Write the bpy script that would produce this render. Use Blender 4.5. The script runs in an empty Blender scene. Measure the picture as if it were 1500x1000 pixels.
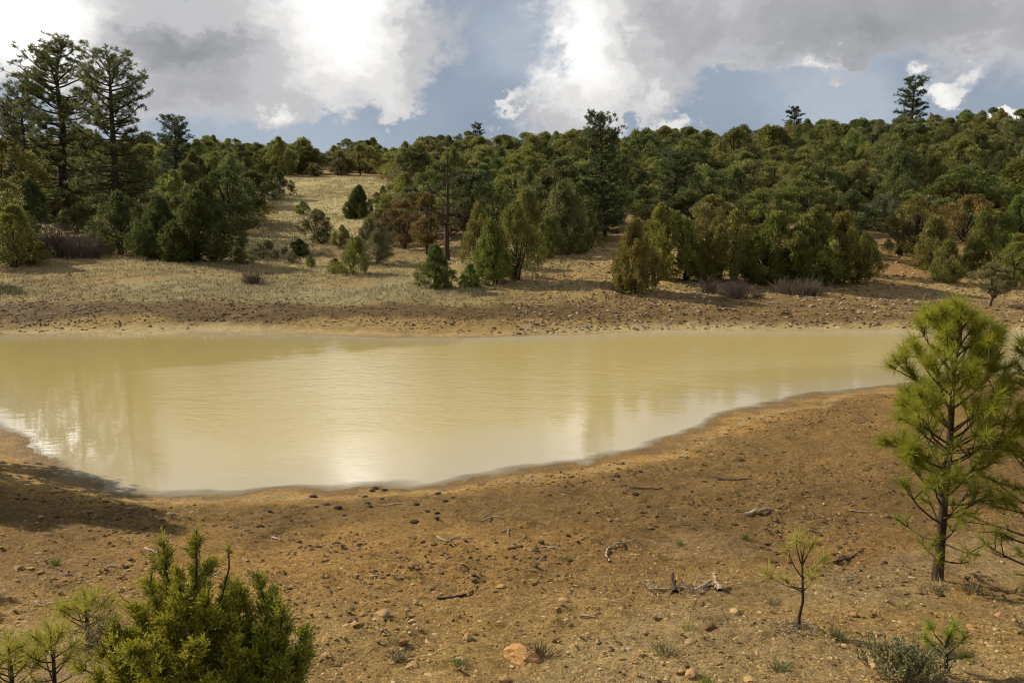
import bpy, math
import numpy as np

R = math.radians
SC = bpy.context.scene
COL = SC.collection
rng = np.random.default_rng(7)

# ------------------------------------------------------------------ camera
F = 1177.0; PX0, PY0 = 750.0, 500.0; CAMZ = 3.0
PITCH = math.atan(155.0 / F); CP, SP = math.cos(PITCH), math.sin(PITCH)
cam_d = bpy.data.cameras.new('camera'); cam = bpy.data.objects.new('camera', cam_d); COL.objects.link(cam)
cam_d.sensor_width = 36.0; cam_d.lens = 36.0 * F / 1500.0
cam_d.clip_start = 0.05; cam_d.clip_end = 5000
cam.location = (0, 0, CAMZ); cam.rotation_euler = (R(90) - PITCH, 0, 0)
SC.camera = cam

def ray(px, py):
    a = (px - PX0) / F; b = -(py - PY0) / F
    dy = CP + b * SP; dz = -SP + b * CP
    return a / dy, dz / dy                      # X and Z per metre of Y
def at(px, py, Y):
    x, z = ray(px, py); return np.array([x * Y, Y, CAMZ + z * Y])

# ------------------------------------------------------------------ view, world, sun
SC.view_settings.view_transform = 'Standard'; SC.view_settings.look = 'None'
SC.view_settings.exposure = 0.32; SC.view_settings.gamma = 1.0
SC.view_settings.use_curve_mapping = False
SC.cycles.pixel_filter_type = 'BLACKMAN_HARRIS'; SC.cycles.filter_width = 1.05; SC.cycles.max_bounces = 6; SC.cycles.diffuse_bounces = 3; SC.cycles.transparent_max_bounces = 6

SUN_EL = R(33); SUN_AZ = math.atan2(-0.90, 0.44)          # azimuth from +Y towards +X
WS = 0.1
world = bpy.data.worlds.new('World'); SC.world = world; world.use_nodes = True
nt = world.node_tree; nt.nodes.clear()
def N(t, **k):
    n = nt.nodes.new(t)
    for a, v in k.items(): setattr(n, a, v)
    return n
def L(a, b): nt.links.new(a, b)
def M(op, a, b=None, clamp=False):
    n = N('ShaderNodeMath', operation=op, use_clamp=clamp)
    for i, v in enumerate((a, b)):
        if v is None: continue
        if isinstance(v, (int, float)): n.inputs[i].default_value = v
        else: L(v, n.inputs[i])
    return n.outputs[0]
def ramp_s(x, lo, hi, o0=0.0, o1=1.0):
    n = N('ShaderNodeMapRange', interpolation_type='SMOOTHSTEP')
    L(x, n.inputs[0]); n.inputs[1].default_value = lo; n.inputs[2].default_value = hi
    n.inputs[3].default_value = o0; n.inputs[4].default_value = o1
    return n.outputs[0]
sky = N('ShaderNodeTexSky', sky_type='NISHITA', sun_disc=False)
sky.sun_elevation = SUN_EL; sky.sun_rotation = SUN_AZ
sky.altitude = 2000; sky.air_density = 1.0; sky.dust_density = 1.5
tc = N('ShaderNodeTexCoord'); sep = N('ShaderNodeSeparateXYZ'); L(tc.outputs['Generated'], sep.inputs[0])
az = M('ARCTAN2', sep.outputs[0], sep.outputs[1]); el = M('ARCSINE', sep.outputs[2])
ae = N('ShaderNodeCombineXYZ'); L(az, ae.inputs[0]); L(el, ae.inputs[1])
def noise(vec, scale, detail, rough=0.55, dist=0.0):
    n = N('ShaderNodeTexNoise'); n.inputs['Scale'].default_value = scale; n.inputs['Detail'].default_value = detail
    n.inputs['Roughness'].default_value = rough; n.inputs['Distortion'].default_value = dist
    L(vec, n.inputs['Vector']); return n
# clouds are stretched sideways towards the horizon like a real deck
st = N('ShaderNodeMapping'); L(ae.outputs[0], st.inputs[0]); st.inputs['Scale'].default_value = (1.0, 1.35, 1.0)
wn = noise(st.outputs[0], 11.0, 10, 0.66)
wsub = N('ShaderNodeVectorMath', operation='SUBTRACT'); L(wn.outputs['Color'], wsub.inputs[0]); wsub.inputs[1].default_value = (0.5, 0.5, 0.5)
wsc = N('ShaderNodeVectorMath', operation='SCALE'); L(wsub.outputs[0], wsc.inputs[0]); wsc.inputs['Scale'].default_value = 0.15
wad = N('ShaderNodeVectorMath', operation='ADD'); L(ae.outputs[0], wad.inputs[0]); L(wsc.outputs[0], wad.inputs[1])
def blob(px, py, rx, ry, rot=0.0, amp=1.0, inner=0.0):
    x, z = ray(px, py); A = math.atan(x); E = math.atan(z / math.sqrt(1 + x * x))
    m = N('ShaderNodeMapping', vector_type='TEXTURE')
    m.inputs['Location'].default_value = (A, E, 0); m.inputs['Rotation'].default_value = (0, 0, R(rot))
    m.inputs['Scale'].default_value = (rx / F, ry / F, 1); L(wad.outputs[0], m.inputs[0])
    l = N('ShaderNodeVectorMath', operation='LENGTH'); L(m.outputs[0], l.inputs[0])
    return ramp_s(l.outputs['Value'], inner, 1.0, amp, 0.0)
def total(lst):
    s = lst[0]
    for x in lst[1:]: s = M('ADD', s, x)
    return s
# where the cloud stands and where the open sky is
D = total([
    blob(170, 60, 420, 135, 0, 1.3), blob(430, 90, 260, 100, -8, 0.9), blob(560, 40, 200, 120, -30, 0.9), blob(575, 150, 46, 46, 0, 1.0),
    blob(905, 95, 190, 150, 60, 1.5), blob(830, 165, 110, 60, 0, 0.9), blob(1180, 15, 460, 85, -3, 1.0), blob(1480, 30, 190, 90, 0, 0.6),
    blob(412, 160, 44, 26, 0, 0.9), blob(985, 184, 58, 24, 0, 1.15), blob(1385, 124, 56, 22, 12, 1.15), blob(1480, 166, 64, 24, 20, 1.15),
    blob(470, 178, 14, 30, 0, 0.55), blob(735, 165, 60, 16, 40, 0.75), blob(815, 205, 30, 12, 0, 0.8), blob(960, 125, 40, 20, 55, 0.7), blob(60, 110, 120, 40, 0, 0.3),
    blob(1210, 92, 90, 18, 5, 0.9), blob(1060, 95, 60, 22, 10, 0.6),
    blob(690, 125, 75, 130, -22, -1.0), blob(505, 195, 70, 40, 0, -0.6), blob(1110, 150, 140, 40, 0, -0.9), blob(20, 150, 60, 42, 0, -1.3),
    blob(1270, 150, 170, 34, 0, -0.9), blob(1440, 145, 60, 24, 0, -0.5), blob(1060, 165, 40, 40, 0, -0.7), blob(925, 180, 26, 40, 0, -0.9), blob(350, 200, 90, 22, 0, -.9), blob(610, 185, 60, 50, 0, -.7), blob(490, 150, 26, 26, 0, -.5), blob(700, 30, 60, 60, 0, 0.25),
])
fb = noise(st.outputs[0], 7.5, 12, 0.66, 0.3)
fb2 = noise(tc.outputs['Generated'], 2.2, 6, 0.6, 0.4)
above = ramp_s(el, 0.36, 0.8, 0.0, 0.22)                         # broken cloud overhead and all round
side = ramp_s(M('ABSOLUTE', az), 0.65, 1.0, 0.0, 0.25)
dens = M('ADD', D, M('MULTIPLY', M('SUBTRACT', fb.outputs['Fac'], 0.5), 1.5))
dens = M('ADD', dens, M('MULTIPLY', M('SUBTRACT', fb2.outputs['Fac'], 0.42), 1.2))
dens = M('ADD', dens, M('MAXIMUM', above, side))
alpha = ramp_s(dens, 0.02, 0.74)
# luminance of the cloud: bright towards the sun and on thin rims, grey in the bellies
B = total([
    blob(30, 20, 170, 90, 0, 0.55), blob(500, 20, 170, 150, -25, 0.65), blob(505, -20, 150, 160, 0, 0.12), blob(10, 10, 110, 130, 0, 0.35), blob(860, -20, 110, 130, 20, 0.22), blob(575, 140, 55, 60, 0, 0.22), blob(520, -160, 300, 160, 0, 0.35), blob(40, 90, 60, 45, 0, 0.25),
    blob(860, 80, 120, 140, 50, 0.62), blob(412, 158, 44, 28, 0, 0.45), blob(985, 180, 58, 26, 0, 0.42), blob(1385, 122, 60, 26, 12, 0.42),
    blob(1480, 166, 64, 30, 20, 0.45), blob(960, 130, 44, 22, 55, 0.22), blob(1190, 92, 46, 14, 5, 0.35), blob(735, 165, 60, 20, 40, 0.3), blob(-60, -120, 260, 160, 0, 0.4), blob(960, -150, 300, 130, 0, 0.3),
    blob(220, 52, 200, 42, -4, -0.30), blob(300, 70, 120, 34, 8, -0.12), blob(1240, 55, 300, 60, 0, -0.24), blob(1180, 10, 330, 60, 0, -0.08), blob(650, 20, 110, 100, 0, -0.1),
])
fl = noise(wad.outputs[0], 7.0, 9, 0.58, 0.2)
lum = M('ADD', M('ADD', B, M('MULTIPLY', M('SUBTRACT', fl.outputs['Fac'], 0.5), 0.55)), 0.53)
rim = ramp_s(dens, 0.30, 0.95, 0.12, 0.0)
lum = M('ADD', lum, rim)
lum = M('MULTIPLY', lum, 0.7)
cr = N('ShaderNodeValToRGB'); cr.color_ramp.interpolation = 'EASE'
e = cr.color_ramp.elements
e[0].position = 0.09; e[0].color = (0.30, 0.305, 0.33, 1)
e[1].position = 1.0; e[1].color = (3.4, 3.3, 3.1, 1)
for p, c in ((0.27, (0.40, 0.405, 0.425, 1)), (0.43, (0.56, 0.56, 0.575, 1)), (0.58, (0.78, 0.77, 0.755, 1)), (0.72, (0.97, 0.955, 0.93, 1)), (0.85, (1.2, 1.18, 1.15, 1))):
    q = e.new(p); q.color = c
L(lum, cr.inputs[0])
ccol = N('ShaderNodeVectorMath', operation='SCALE'); L(cr.outputs[0], ccol.inputs[0]); ccol.inputs['Scale'].default_value = 0.80 / WS
# thin high veil that greys the blue
veil = N('ShaderNodeMix', data_type='RGBA'); veil.inputs['Factor'].default_value = 0.92
vn = noise(st.outputs[0], 3.0, 5, 0.5)
vr = N('ShaderNodeValToRGB'); vr.color_ramp.elements[0].position = 0.3; vr.color_ramp.elements[0].color = (1.85, 2.3, 3.0, 1)
vr.color_ramp.elements[1].position = 0.75; vr.color_ramp.elements[1].color = (3.6, 4.0, 4.55, 1); L(M('ADD', vn.outputs['Fac'], M('ADD', blob(1230, 150, 130, 70, 0, 0.30), blob(760, 60, 120, 70, 0, 0.2))), vr.inputs[0])
L(sky.outputs[0], veil.inputs['A']); L(vr.outputs[0], veil.inputs['B'])
mx = N('ShaderNodeMix', data_type='RGBA'); L(alpha, mx.inputs['Factor']); L(veil.outputs['Result'], mx.inputs['A']); L(ccol.outputs[0], mx.inputs['B'])
bg = N('ShaderNodeBackground'); bg.inputs['Strength'].default_value = WS; L(mx.outputs['Result'], bg.inputs['Color'])
wo = N('ShaderNodeOutputWorld'); L(bg.outputs[0], wo.inputs[0])
world.cycles.sampling_method = 'MANUAL'; world.cycles.sample_map_resolution = 512

sun_d = bpy.data.lights.new('sun', 'SUN'); sun_d.energy = 5.0; sun_d.angle = R(0.53); sun_d.color = (1.0, 0.90, 0.72)
sun = bpy.data.objects.new('sun', sun_d); COL.objects.link(sun)
from mathutils import Vector
sdir = Vector((math.sin(SUN_AZ) * math.cos(SUN_EL), math.cos(SUN_AZ) * math.cos(SUN_EL), math.sin(SUN_EL)))
sun.rotation_euler = (-sdir).to_track_quat('-Z', 'Y').to_euler(); sun.location = sdir * 60

# ------------------------------------------------------------------ numpy noise
_lat = np.random.default_rng(3).random((512, 512))
def vnoise(x, y):
    xi = np.floor(x).astype(int); yi = np.floor(y).astype(int); fx = x - xi; fy = y - yi
    fx = fx * fx * (3 - 2 * fx); fy = fy * fy * (3 - 2 * fy)
    g = lambda a, b: _lat[a & 511, b & 511]
    return (g(xi, yi) * (1 - fx) + g(xi + 1, yi) * fx) * (1 - fy) + (g(xi, yi + 1) * (1 - fx) + g(xi + 1, yi + 1) * fx) * fy
def fbm(x, y, f, octv=4, g=0.5):
    s = 0; a = 1; t = 0
    for i in range(octv):
        s = s + a * vnoise(x * f + 17.3 * i, y * f + 5.1 * i); t += a; a *= g; f *= 2.03
    return s / t - 0.5
def ss(x, a, b):
    t = np.clip((x - a) / (b - a), 0, 1); return t * t * (3 - 2 * t)

# ------------------------------------------------------------------ pond outline and terrain
_px = [(-700, 492), (-300, 493), (-100, 493), (0, 491), (60, 489), (180, 487), (290, 484), (360, 487), (480, 491), (560, 494), (650, 494.5), (740, 493), (850, 489),
       (900, 486), (1000, 484), (1150, 484), (1300, 484), (1500, 486), (1700, 490), (1800, 500), (1750, 515), (1620, 532), (1500, 546), (1400, 556), (1290, 567), (1200, 575), (1120, 592),
       (1050, 615), (1000, 637), (950, 655), (880, 668), (800, 682), (700, 695), (600, 705), (500, 713), (400, 719), (300, 720), (200, 716),
       (140, 705), (100, 690), (60, 668), (20, 641), (-20, 617), (-80, 592), (-200, 565), (-450, 545), (-750, 530)]
def w0(px, py):
    x, z = ray(px, py); Y = -CAMZ / z; return (x * Y, Y)
P0 = np.array([w0(*p) for p in _px])
def catmull(P, n=4):
    out = []
    k = len(P)
    for i in range(k):
        p0, p1, p2, p3 = P[i - 1], P[i], P[(i + 1) % k], P[(i + 2) % k]
        for j in range(n):
            t = j / n
            out.append(0.5 * ((2 * p1) + (-p0 + p2) * t + (2 * p0 - 5 * p1 + 4 * p2 - p3) * t * t + (-p0 + 3 * p1 - 3 * p2 + p3) * t ** 3))
    return np.array(out)
POLY = catmull(P0, 4)
def shore_exact(X, Y):
    d2 = np.full(X.shape, 1e9); inside = np.zeros(X.shape, bool)
    n = len(POLY)
    for i in range(n):
        ax, ay = POLY[i]; bx, by = POLY[(i + 1) % n]
        ex, ey = bx - ax, by - ay; l2 = ex * ex + ey * ey + 1e-12
        t = np.clip(((X - ax) * ex + (Y - ay) * ey) / l2, 0, 1)
        dx = X - ax - t * ex; dy = Y - ay - t * ey
        d2 = np.minimum(d2, dx * dx + dy * dy)
        if (ay > by) or (ay < by):
            c = ((ay > Y) != (by > Y)) & (X < ex * (Y - ay) / (by - ay) + ax)
            inside ^= c
    d = np.sqrt(d2); return np.where(inside, -d, d)       # negative in the water
# signed distance on a lattice, then bilinear
GX = np.arange(-45, 45.01, 0.15); GY = np.arange(2, 42.01, 0.15)
gx, gy = np.meshgrid(GX, GY, indexing='ij'); SDG = shore_exact(gx, gy)
def shore(X, Y):
    X = np.asarray(X, float); Y = np.asarray(Y, float)
    cx = np.clip(X, GX[0], GX[-1] - 1e-6); cy = np.clip(Y, GY[0], GY[-1] - 1e-6)
    u = (cx - GX[0]) / 0.15; v = (cy - GY[0]) / 0.15
    i = np.clip(u.astype(int), 0, len(GX) - 2); j = np.clip(v.astype(int), 0, len(GY) - 2); fu = u - i; fv = v - j
    s = (SDG[i, j] * (1 - fu) + SDG[i + 1, j] * fu) * (1 - fv) + (SDG[i, j + 1] * (1 - fu) + SDG[i + 1, j + 1] * fu) * fv
    return s + np.hypot(X - cx, Y - cy)

TY = np.array([25, 28, 31, 36, 43, 52, 65, 85, 115, 150, 200.])
TC = {0: [490, 455, 432, 405, 378, 352, 326, 296, 262, 236, 228], 200: [487, 452, 430, 402, 378, 352, 326, 296, 264, 240, 232],
      400: [489, 455, 435, 410, 385, 364, 342, 303, 264, 247, 243], 600: [494, 456, 430, 405, 380, 356, 330, 296, 262, 249, 246],
      750: [493, 458, 432, 400, 372, 345, 318, 285, 256, 242, 239], 900: [487, 452, 428, 395, 365, 335, 308, 276, 250, 236, 234],
      1200: [484, 452, 432, 402, 364, 328, 296, 262, 236, 224, 223], 1500: [487, 458, 440, 412, 376, 334, 294, 254, 220, 206, 205]}
TU = np.array([ray(p, 345)[0] for p in TC])
TZ = np.array([[max(at(p, q, y)[2], 0.02) for q, y in zip(v, TY)] for p, v in TC.items()])
NY = np.array([-60, -3, 0, 2, 3, 4, 5, 6, 8, 10, 15, 25.]); NZ = np.array([3.5, 1.9, 1.35, 1.05, .80, .58, .42, .30, .17, .11, .08, .08])
def land(X, Y):
    Yc = np.clip(Y, 25, 200); U = np.clip(X / np.maximum(Y, 20), TU[0], TU[-1])
    iy = np.clip(np.searchsorted(TY, Yc) - 1, 0, len(TY) - 2); fy = (Yc - TY[iy]) / (TY[iy + 1] - TY[iy])
    iu = np.clip(np.searchsorted(TU, U) - 1, 0, len(TU) - 2); fu = (U - TU[iu]) / (TU[iu + 1] - TU[iu]); fu = fu * fu * (3 - 2 * fu)
    a = TZ[iu, iy] * (1 - fu) + TZ[iu + 1, iy] * fu; b = TZ[iu, iy + 1] * (1 - fu) + TZ[iu + 1, iy + 1] * fu
    far = a * (1 - fy) + b * fy
    far = far + np.maximum(Y - 200, 0) * -0.01
    near = np.interp(Y, NY, NZ)
    w = ss(Y, 17, 25)
    return near * (1 - w) + far * w
def height(X, Y, fine=True):
    X = np.asarray(X, float); Y = np.asarray(Y, float)
    d = shore(X, Y)
    z = land(X, Y) * ss(d, 0, 1.6) + 0.035 * np.clip(d, 0, 3)
    z = np.where(d < 0, np.maximum(d * 0.12, -0.9), z)
    m = ss(d, 0.1, 1.4)
    z = z + m * (fbm(X, Y, 0.45, 3) * 0.14 * np.clip(Y / 12, .5, 1))
    # step in the far bank and the gully at the foot of the meadow
    u = X / np.maximum(Y, 1)
    g = ss(Y, 44, 47) * (1 - ss(Y, 49, 53)) * ss(u, -0.40, -0.34) * (1 - ss(u, -0.20, -0.15))
    z = z - 0.7 * g
    if fine:
        near = 1 - ss(Y, 16, 26)
        z = z + (1 - ss(d, 1.5, 3)) * ss(d, -1.2, -.3) * (fbm(X, Y, 1.1, 4) * .05 + fbm(X + 7, Y, 4.5, 3) * .022)
        z = z + (0.25 + 0.75 * m) * ss(d, -.05, .35) * near * (fbm(X, Y, 2.3, 4) * 0.075 + np.abs(fbm(X + 9, Y, 7.0, 3)) * 0.07 - .012 + m * np.clip(fbm(X + 3, Y, 11.0, 3, .7) - .04, 0, 1) * .11)
        z = z + m * (1 - near) * (1 - ss(Y, 60, 120)) * fbm(X, Y, 1.6, 4, .6) * 0.20
    return z
def hz(x, y, fine=True): return float(height(np.array([x]), np.array([y]), fine)[0])
_YS = np.concatenate([np.arange(1.5, 26, 0.03), np.arange(26, 230, 0.12)])
def ground(px, py):
    x, z = ray(px, py)
    dz = CAMZ + z * _YS - height(x * _YS, _YS, False)
    i = np.argmax(dz < 0) if (dz < 0).any() else len(_YS) - 1
    Y = _YS[i]; return np.array([x * Y, Y, hz(x * Y, Y)])

# ------------------------------------------------------------------ mesh and material helpers
def mesh(name, V, T, mats=(), tone=None, smooth=False, mat_idx=None, col=None, quads=None, fattr=None):
    V = np.asarray(V, np.float32).reshape(-1, 3); T = np.asarray(T, np.int32).reshape(-1, 4 if quads else 3)
    me = bpy.data.meshes.new(name); k = T.shape[1]
    me.vertices.add(len(V)); me.vertices.foreach_set('co', V.ravel())
    me.loops.add(T.size); me.loops.foreach_set('vertex_index', T.ravel())
    me.polygons.add(len(T)); me.polygons.foreach_set('loop_start', np.arange(0, T.size, k, dtype=np.int32))
    for m in mats: me.materials.append(m)
    if mat_idx is not None: me.polygons.foreach_set('material_index', np.asarray(mat_idx, np.int32))
    me.polygons.foreach_set('use_smooth', np.full(len(T), smooth))
    if tone is not None:
        a = me.attributes.new('tone', 'FLOAT', 'POINT'); a.data.foreach_set('value', np.asarray(tone, np.float32).ravel())
    if fattr:
        for kx, vx in fattr.items():
            a = me.attributes.new(kx, 'FLOAT', 'POINT'); a.data.foreach_set('value', np.asarray(vx, np.float32).ravel())
    if col is not None:
        a = me.attributes.new('tint', 'FLOAT_COLOR', 'POINT'); c = np.ones((len(V), 4), np.float32); c[:, :3] = col
        a.data.foreach_set('color', c.ravel())
    me.update(calc_edges=True); me.validate()
    return me
def tag(o, label, cat, group=None, kind=None):
    o['label'] = label; o['category'] = cat
    if group: o['group'] = group
    if kind: o['kind'] = kind
    return o
def link(name, data, parent=None, loc=(0, 0, 0), rz=0.0, sc=1.0):
    o = bpy.data.objects.new(name, data); COL.objects.link(o); o.location = loc; o.rotation_euler = (0, 0, rz)
    o.scale = (sc, sc, sc) if isinstance(sc, (int, float)) else sc
    if parent: o.parent = parent
    return o

def newmat(name):
    m = bpy.data.materials.new(name); m.use_nodes = True; m.node_tree.nodes.clear(); return m, m.node_tree
def leaf_mat(name, base=None, transl=0.35, lo=0.55, hi=1.5, tip=(1, 1, 1), rough=.6):
    """leaf colour: the object's own colour (or base) varied leaf by leaf"""
    m, t = newmat(name); n = t.nodes; l = t.links
    out = n.new('ShaderNodeOutputMaterial'); at_ = n.new('ShaderNodeAttribute'); at_.attribute_name = 'tone'
    mr = n.new('ShaderNodeMapRange'); l.new(at_.outputs['Fac'], mr.inputs[0]); mr.inputs[3].default_value = lo; mr.inputs[4].default_value = hi
    sc = n.new('ShaderNodeVectorMath'); sc.operation = 'SCALE'; l.new(mr.outputs[0], sc.inputs['Scale'])
    if base is None:
        oi = n.new('ShaderNodeObjectInfo'); l.new(oi.outputs['Color'], sc.inputs[0])
    else: sc.inputs[0].default_value = base
    tp = n.new('ShaderNodeMix'); tp.data_type = 'RGBA'; tp.blend_type = 'MULTIPLY'; l.new(at_.outputs['Fac'], tp.inputs['Factor'])
    l.new(sc.outputs[0], tp.inputs['A']); tp.inputs['B'].default_value = (*tip, 1)
    b = n.new('ShaderNodeBsdfPrincipled'); l.new(tp.outputs['Result'], b.inputs['Base Color']); b.inputs['Roughness'].default_value = rough
    b.inputs['Specular IOR Level'].default_value = 0.25
    tr = n.new('ShaderNodeBsdfTranslucent'); l.new(tp.outputs['Result'], tr.inputs['Color'])
    ms = n.new('ShaderNodeMixShader'); ms.inputs[0].default_value = transl
    l.new(b.outputs[0], ms.inputs[1]); l.new(tr.outputs[0], ms.inputs[2]); l.new(ms.outputs[0], out.inputs[0])
    return m
def rough_mat(name, c1, c2, scale=8.0, rough=0.9, bump=0.4, stretch=(1, 1, 1), c3=None, obj=False):
    m, t = newmat(name); n = t.nodes; l = t.links
    out = n.new('ShaderNodeOutputMaterial'); tcn = n.new('ShaderNodeTexCoord'); mp = n.new('ShaderNodeMapping'); mp.inputs['Scale'].default_value = stretch
    l.new(tcn.outputs['Object'], mp.inputs[0])
    nz = n.new('ShaderNodeTexNoise'); nz.inputs['Scale'].default_value = scale; nz.inputs['Detail'].default_value = 7; nz.inputs['Roughness'].default_value = .65; l.new(mp.outputs[0], nz.inputs['Vector'])
    r = n.new('ShaderNodeValToRGB'); r.color_ramp.elements[0].position = .3; r.color_ramp.elements[1].position = .7
    r.color_ramp.elements[0].color = (*c1, 1); r.color_ramp.elements[1].color = (*c2, 1)
    if c3: q = r.color_ramp.elements.new(.5); q.color = (*c3, 1)
    l.new(nz.outputs['Fac'], r.inputs[0])
    src = r.outputs[0]
    if obj:
        oi = n.new('ShaderNodeObjectInfo'); mu = n.new('ShaderNodeMix'); mu.data_type = 'RGBA'; mu.blend_type = 'MULTIPLY'; mu.inputs['Factor'].default_value = 1
        l.new(src, mu.inputs['A']); l.new(oi.outputs['Color'], mu.inputs['B']); src = mu.outputs['Result']
    b = n.new('ShaderNodeBsdfPrincipled'); b.inputs['Roughness'].default_value = rough; b.inputs['Specular IOR Level'].default_value = .2; l.new(src, b.inputs['Base Color'])
    bp = n.new('ShaderNodeBump'); bp.inputs['Strength'].default_value = bump; bp.inputs['Distance'].default_value = 0.02; l.new(nz.outputs['Fac'], bp.inputs['Height']); l.new(bp.outputs[0], b.inputs['Normal'])
    l.new(b.outputs[0], out.inputs[0]); return m
MAT_LEAF = leaf_mat('foliage', None, 0.38, 0.42, 1.75)
MAT_NEEDLE = leaf_mat('long_needles', None, 0.42, 0.5, 1.5, (1.15, 1.05, .8), .45)
MAT_BARK = rough_mat('bark', (0.025, 0.016, 0.010), (0.085, 0.058, 0.038), 14, .95, .9, (1, 1, .25))
MAT_GREYWOOD = rough_mat('weathered_wood', (0.17, 0.125, 0.08), (0.46, 0.37, 0.27), 30, .85, .6)
MAT_DARKWOOD = rough_mat('dark_dead_wood', (0.03, 0.02, 0.015), (0.10, 0.065, 0.045), 20, .9, .6)
MAT_STONE = rough_mat('stone', (0.26, 0.17, 0.09), (0.50, 0.40, 0.27), 16, .9, .7, obj=True)
MAT_CLOD = rough_mat('dark_mud', (0.035, 0.022, 0.014), (0.09, 0.055, 0.03), 30, .9, .9)
MAT_GRASS = leaf_mat('grass_blades', None, .25, .5, 1.4)

def tube(pts, rad, sides=6):
    pts = np.asarray(pts, float); n = len(pts); rad = np.broadcast_to(np.asarray(rad, float), (n,))
    t = np.gradient(pts, axis=0); t /= np.linalg.norm(t, axis=1, keepdims=True) + 1e-9
    ref = np.array([0.0, 0, 1]) if abs(t[:, 2]).mean() < .9 else np.array([1.0, 0, 0])
    u = np.cross(t, ref); u /= np.linalg.norm(u, axis=1, keepdims=True) + 1e-9; v = np.cross(t, u)
    a = np.linspace(0, 2 * np.pi, sides, endpoint=False)
    V = pts[:, None] + rad[:, None, None] * (u[:, None] * np.cos(a)[None, :, None] + v[:, None] * np.sin(a)[None, :, None])
    V = V.reshape(-1, 3); T = []
    i = np.arange(n - 1)[:, None] * sides; j = np.arange(sides)[None]; k = (j + 1) % sides
    A = (i + j).ravel(); B_ = (i + k).ravel(); C_ = (i + sides + k).ravel(); D_ = (i + sides + j).ravel()
    T = np.concatenate([np.stack([A, B_, C_], 1), np.stack([A, C_, D_], 1)])
    tip = len(V); V = np.vstack([V, pts[-1:] + t[-1:] * rad[-1]]); q = np.arange(sides) + (n - 1) * sides
    T = np.vstack([T, np.stack([q, np.roll(q, -1), np.full(sides, tip)], 1)])
    return V, T
class Bag:
    def __init__(s): s.V = []; s.T = []; s.n = 0; s.tone = []
    def add(s, VT, tone=.5):
        V, T = VT; s.V.append(V); s.T.append(T + s.n); s.n += len(V); s.tone.append(np.broadcast_to(np.asarray(tone, float), (len(V),)))
    def data(s): return np.vstack(s.V), np.vstack(s.T), np.concatenate(s.tone)
    def mesh(s, name, mat, smooth=False):
        V, T, t = s.data(); return mesh(name, V, T, (mat,), t, smooth)
def unit(v): return v / (np.linalg.norm(v, axis=-1, keepdims=True) + 1e-9)
def blades(P, Dr, ln, w, rg, tone=None, bend=0.0):
    """one thin leaf (triangle) per point P along direction Dr"""
    n = len(P); side = unit(np.cross(Dr, unit(rg.normal(size=(n, 3))))) * (np.asarray(w).reshape(-1, 1) * .5)
    ln = np.asarray(ln).reshape(-1, 1)
    V = np.stack([P - side, P + side, P + Dr * ln], 1).reshape(-1, 3)
    T = np.arange(3 * n).reshape(-1, 3)
    if tone is None: tone = rg.random(n)
    return (V, T), np.repeat(tone, 3)
def leaves(P, Dr, ln, w, rg, tone=None):
    """one diamond leaf (two triangles) per point"""
    n = len(P); side = unit(np.cross(Dr, unit(rg.normal(size=(n, 3))))) * (np.asarray(w).reshape(-1, 1) * .5)
    ln = np.asarray(ln).reshape(-1, 1) * np.ones((n, 1)); mid = P + Dr * ln * .5
    V = np.stack([P, mid - side, P + Dr * ln, mid + side], 1).reshape(-1, 3)
    b = np.arange(n) * 4
    T = np.concatenate([np.stack([b, b + 1, b + 2], 1), np.stack([b, b + 2, b + 3], 1)])
    if tone is None: tone = rg.random(n)
    return (V, T), np.repeat(tone, 4)
def wob(p0, p1, n, amp, rg):
    t = np.linspace(0, 1, n)[:, None]; p = p0 * (1 - t) + p1 * t
    off = np.cumsum(rg.normal(size=(n, 3)), 0); off -= off[0] + (off[-1] - off[0]) * t
    return p + off * amp * np.linalg.norm(p1 - p0) / math.sqrt(n)

# ------------------------------------------------------------------ ground sheet
def axis(lo, hi, step, grow, lim_lo, lim_hi):
    a = list(np.arange(lo, hi, step)); s = step; x = a[-1]; up = []
    while x < lim_hi: s = min(s * grow, 40); x += s; up.append(x)
    s = step; x = a[0]; dn = []
    while x > lim_lo: s = min(s * grow, 40); x -= s; dn.append(x)
    return np.array(dn[::-1] + a + up)
XS = axis(-5.0, 5.0, 0.05, 1.034, -900, 900); YS = axis(3.6, 10.0, 0.044, 1.016, -120, 1500)
gx, gy = np.meshgrid(XS, YS, indexing='ij'); X = gx.ravel(); Y = gy.ravel(); Z = height(X, Y)
nx, ny = gx.shape
ii, jj = np.meshgrid(np.arange(nx - 1), np.arange(ny - 1), indexing='ij'); a = (ii * ny + jj).ravel()
Q = np.stack([a, a + ny, a + ny + 1, a + 1], 1)
d = shore(X, Y); U = X / np.maximum(Y, 3)
def C(*c): return np.array(c)[None]
def mixc(A, B_, w): w = np.clip(w, 0, 1)[:, None]; return A * (1 - w) + B_ * w
n1 = fbm(X, Y, .5, 4) * 2; n2 = fbm(X + 40, Y, 2.2, 4) * 2; n3 = fbm(X, Y + 80, .16, 3) * 2
def pxU(p): return (p - PX0) / F
soil = mixc(C(.35, .205, .068) + 0 * X[:, None], C(.21, .122, .043), .5 + n1 * 1.3 + n2 * .6)
soil = mixc(soil, C(.40, .275, .115), ss(6.3 - Y + n1 * 1.5, 0, 2.2) * .55)
olive = C(.172, .108, .040)
near_w = (1 - ss(Y, 15, 20))
soil = mixc(soil, olive, near_w * ss(Y + n1, 6.3, 7.6) * (1 - ss(U, .25, .5) * .4) * .8)
grass = mixc(C(.33, .26, .12) + 0 * X[:, None], C(.235, .19, .085), .5 + n2 * 1.4)
w_far = ss(Y, 22, 26)
leftish = 1 - ss(U, -.06, .04)
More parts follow.
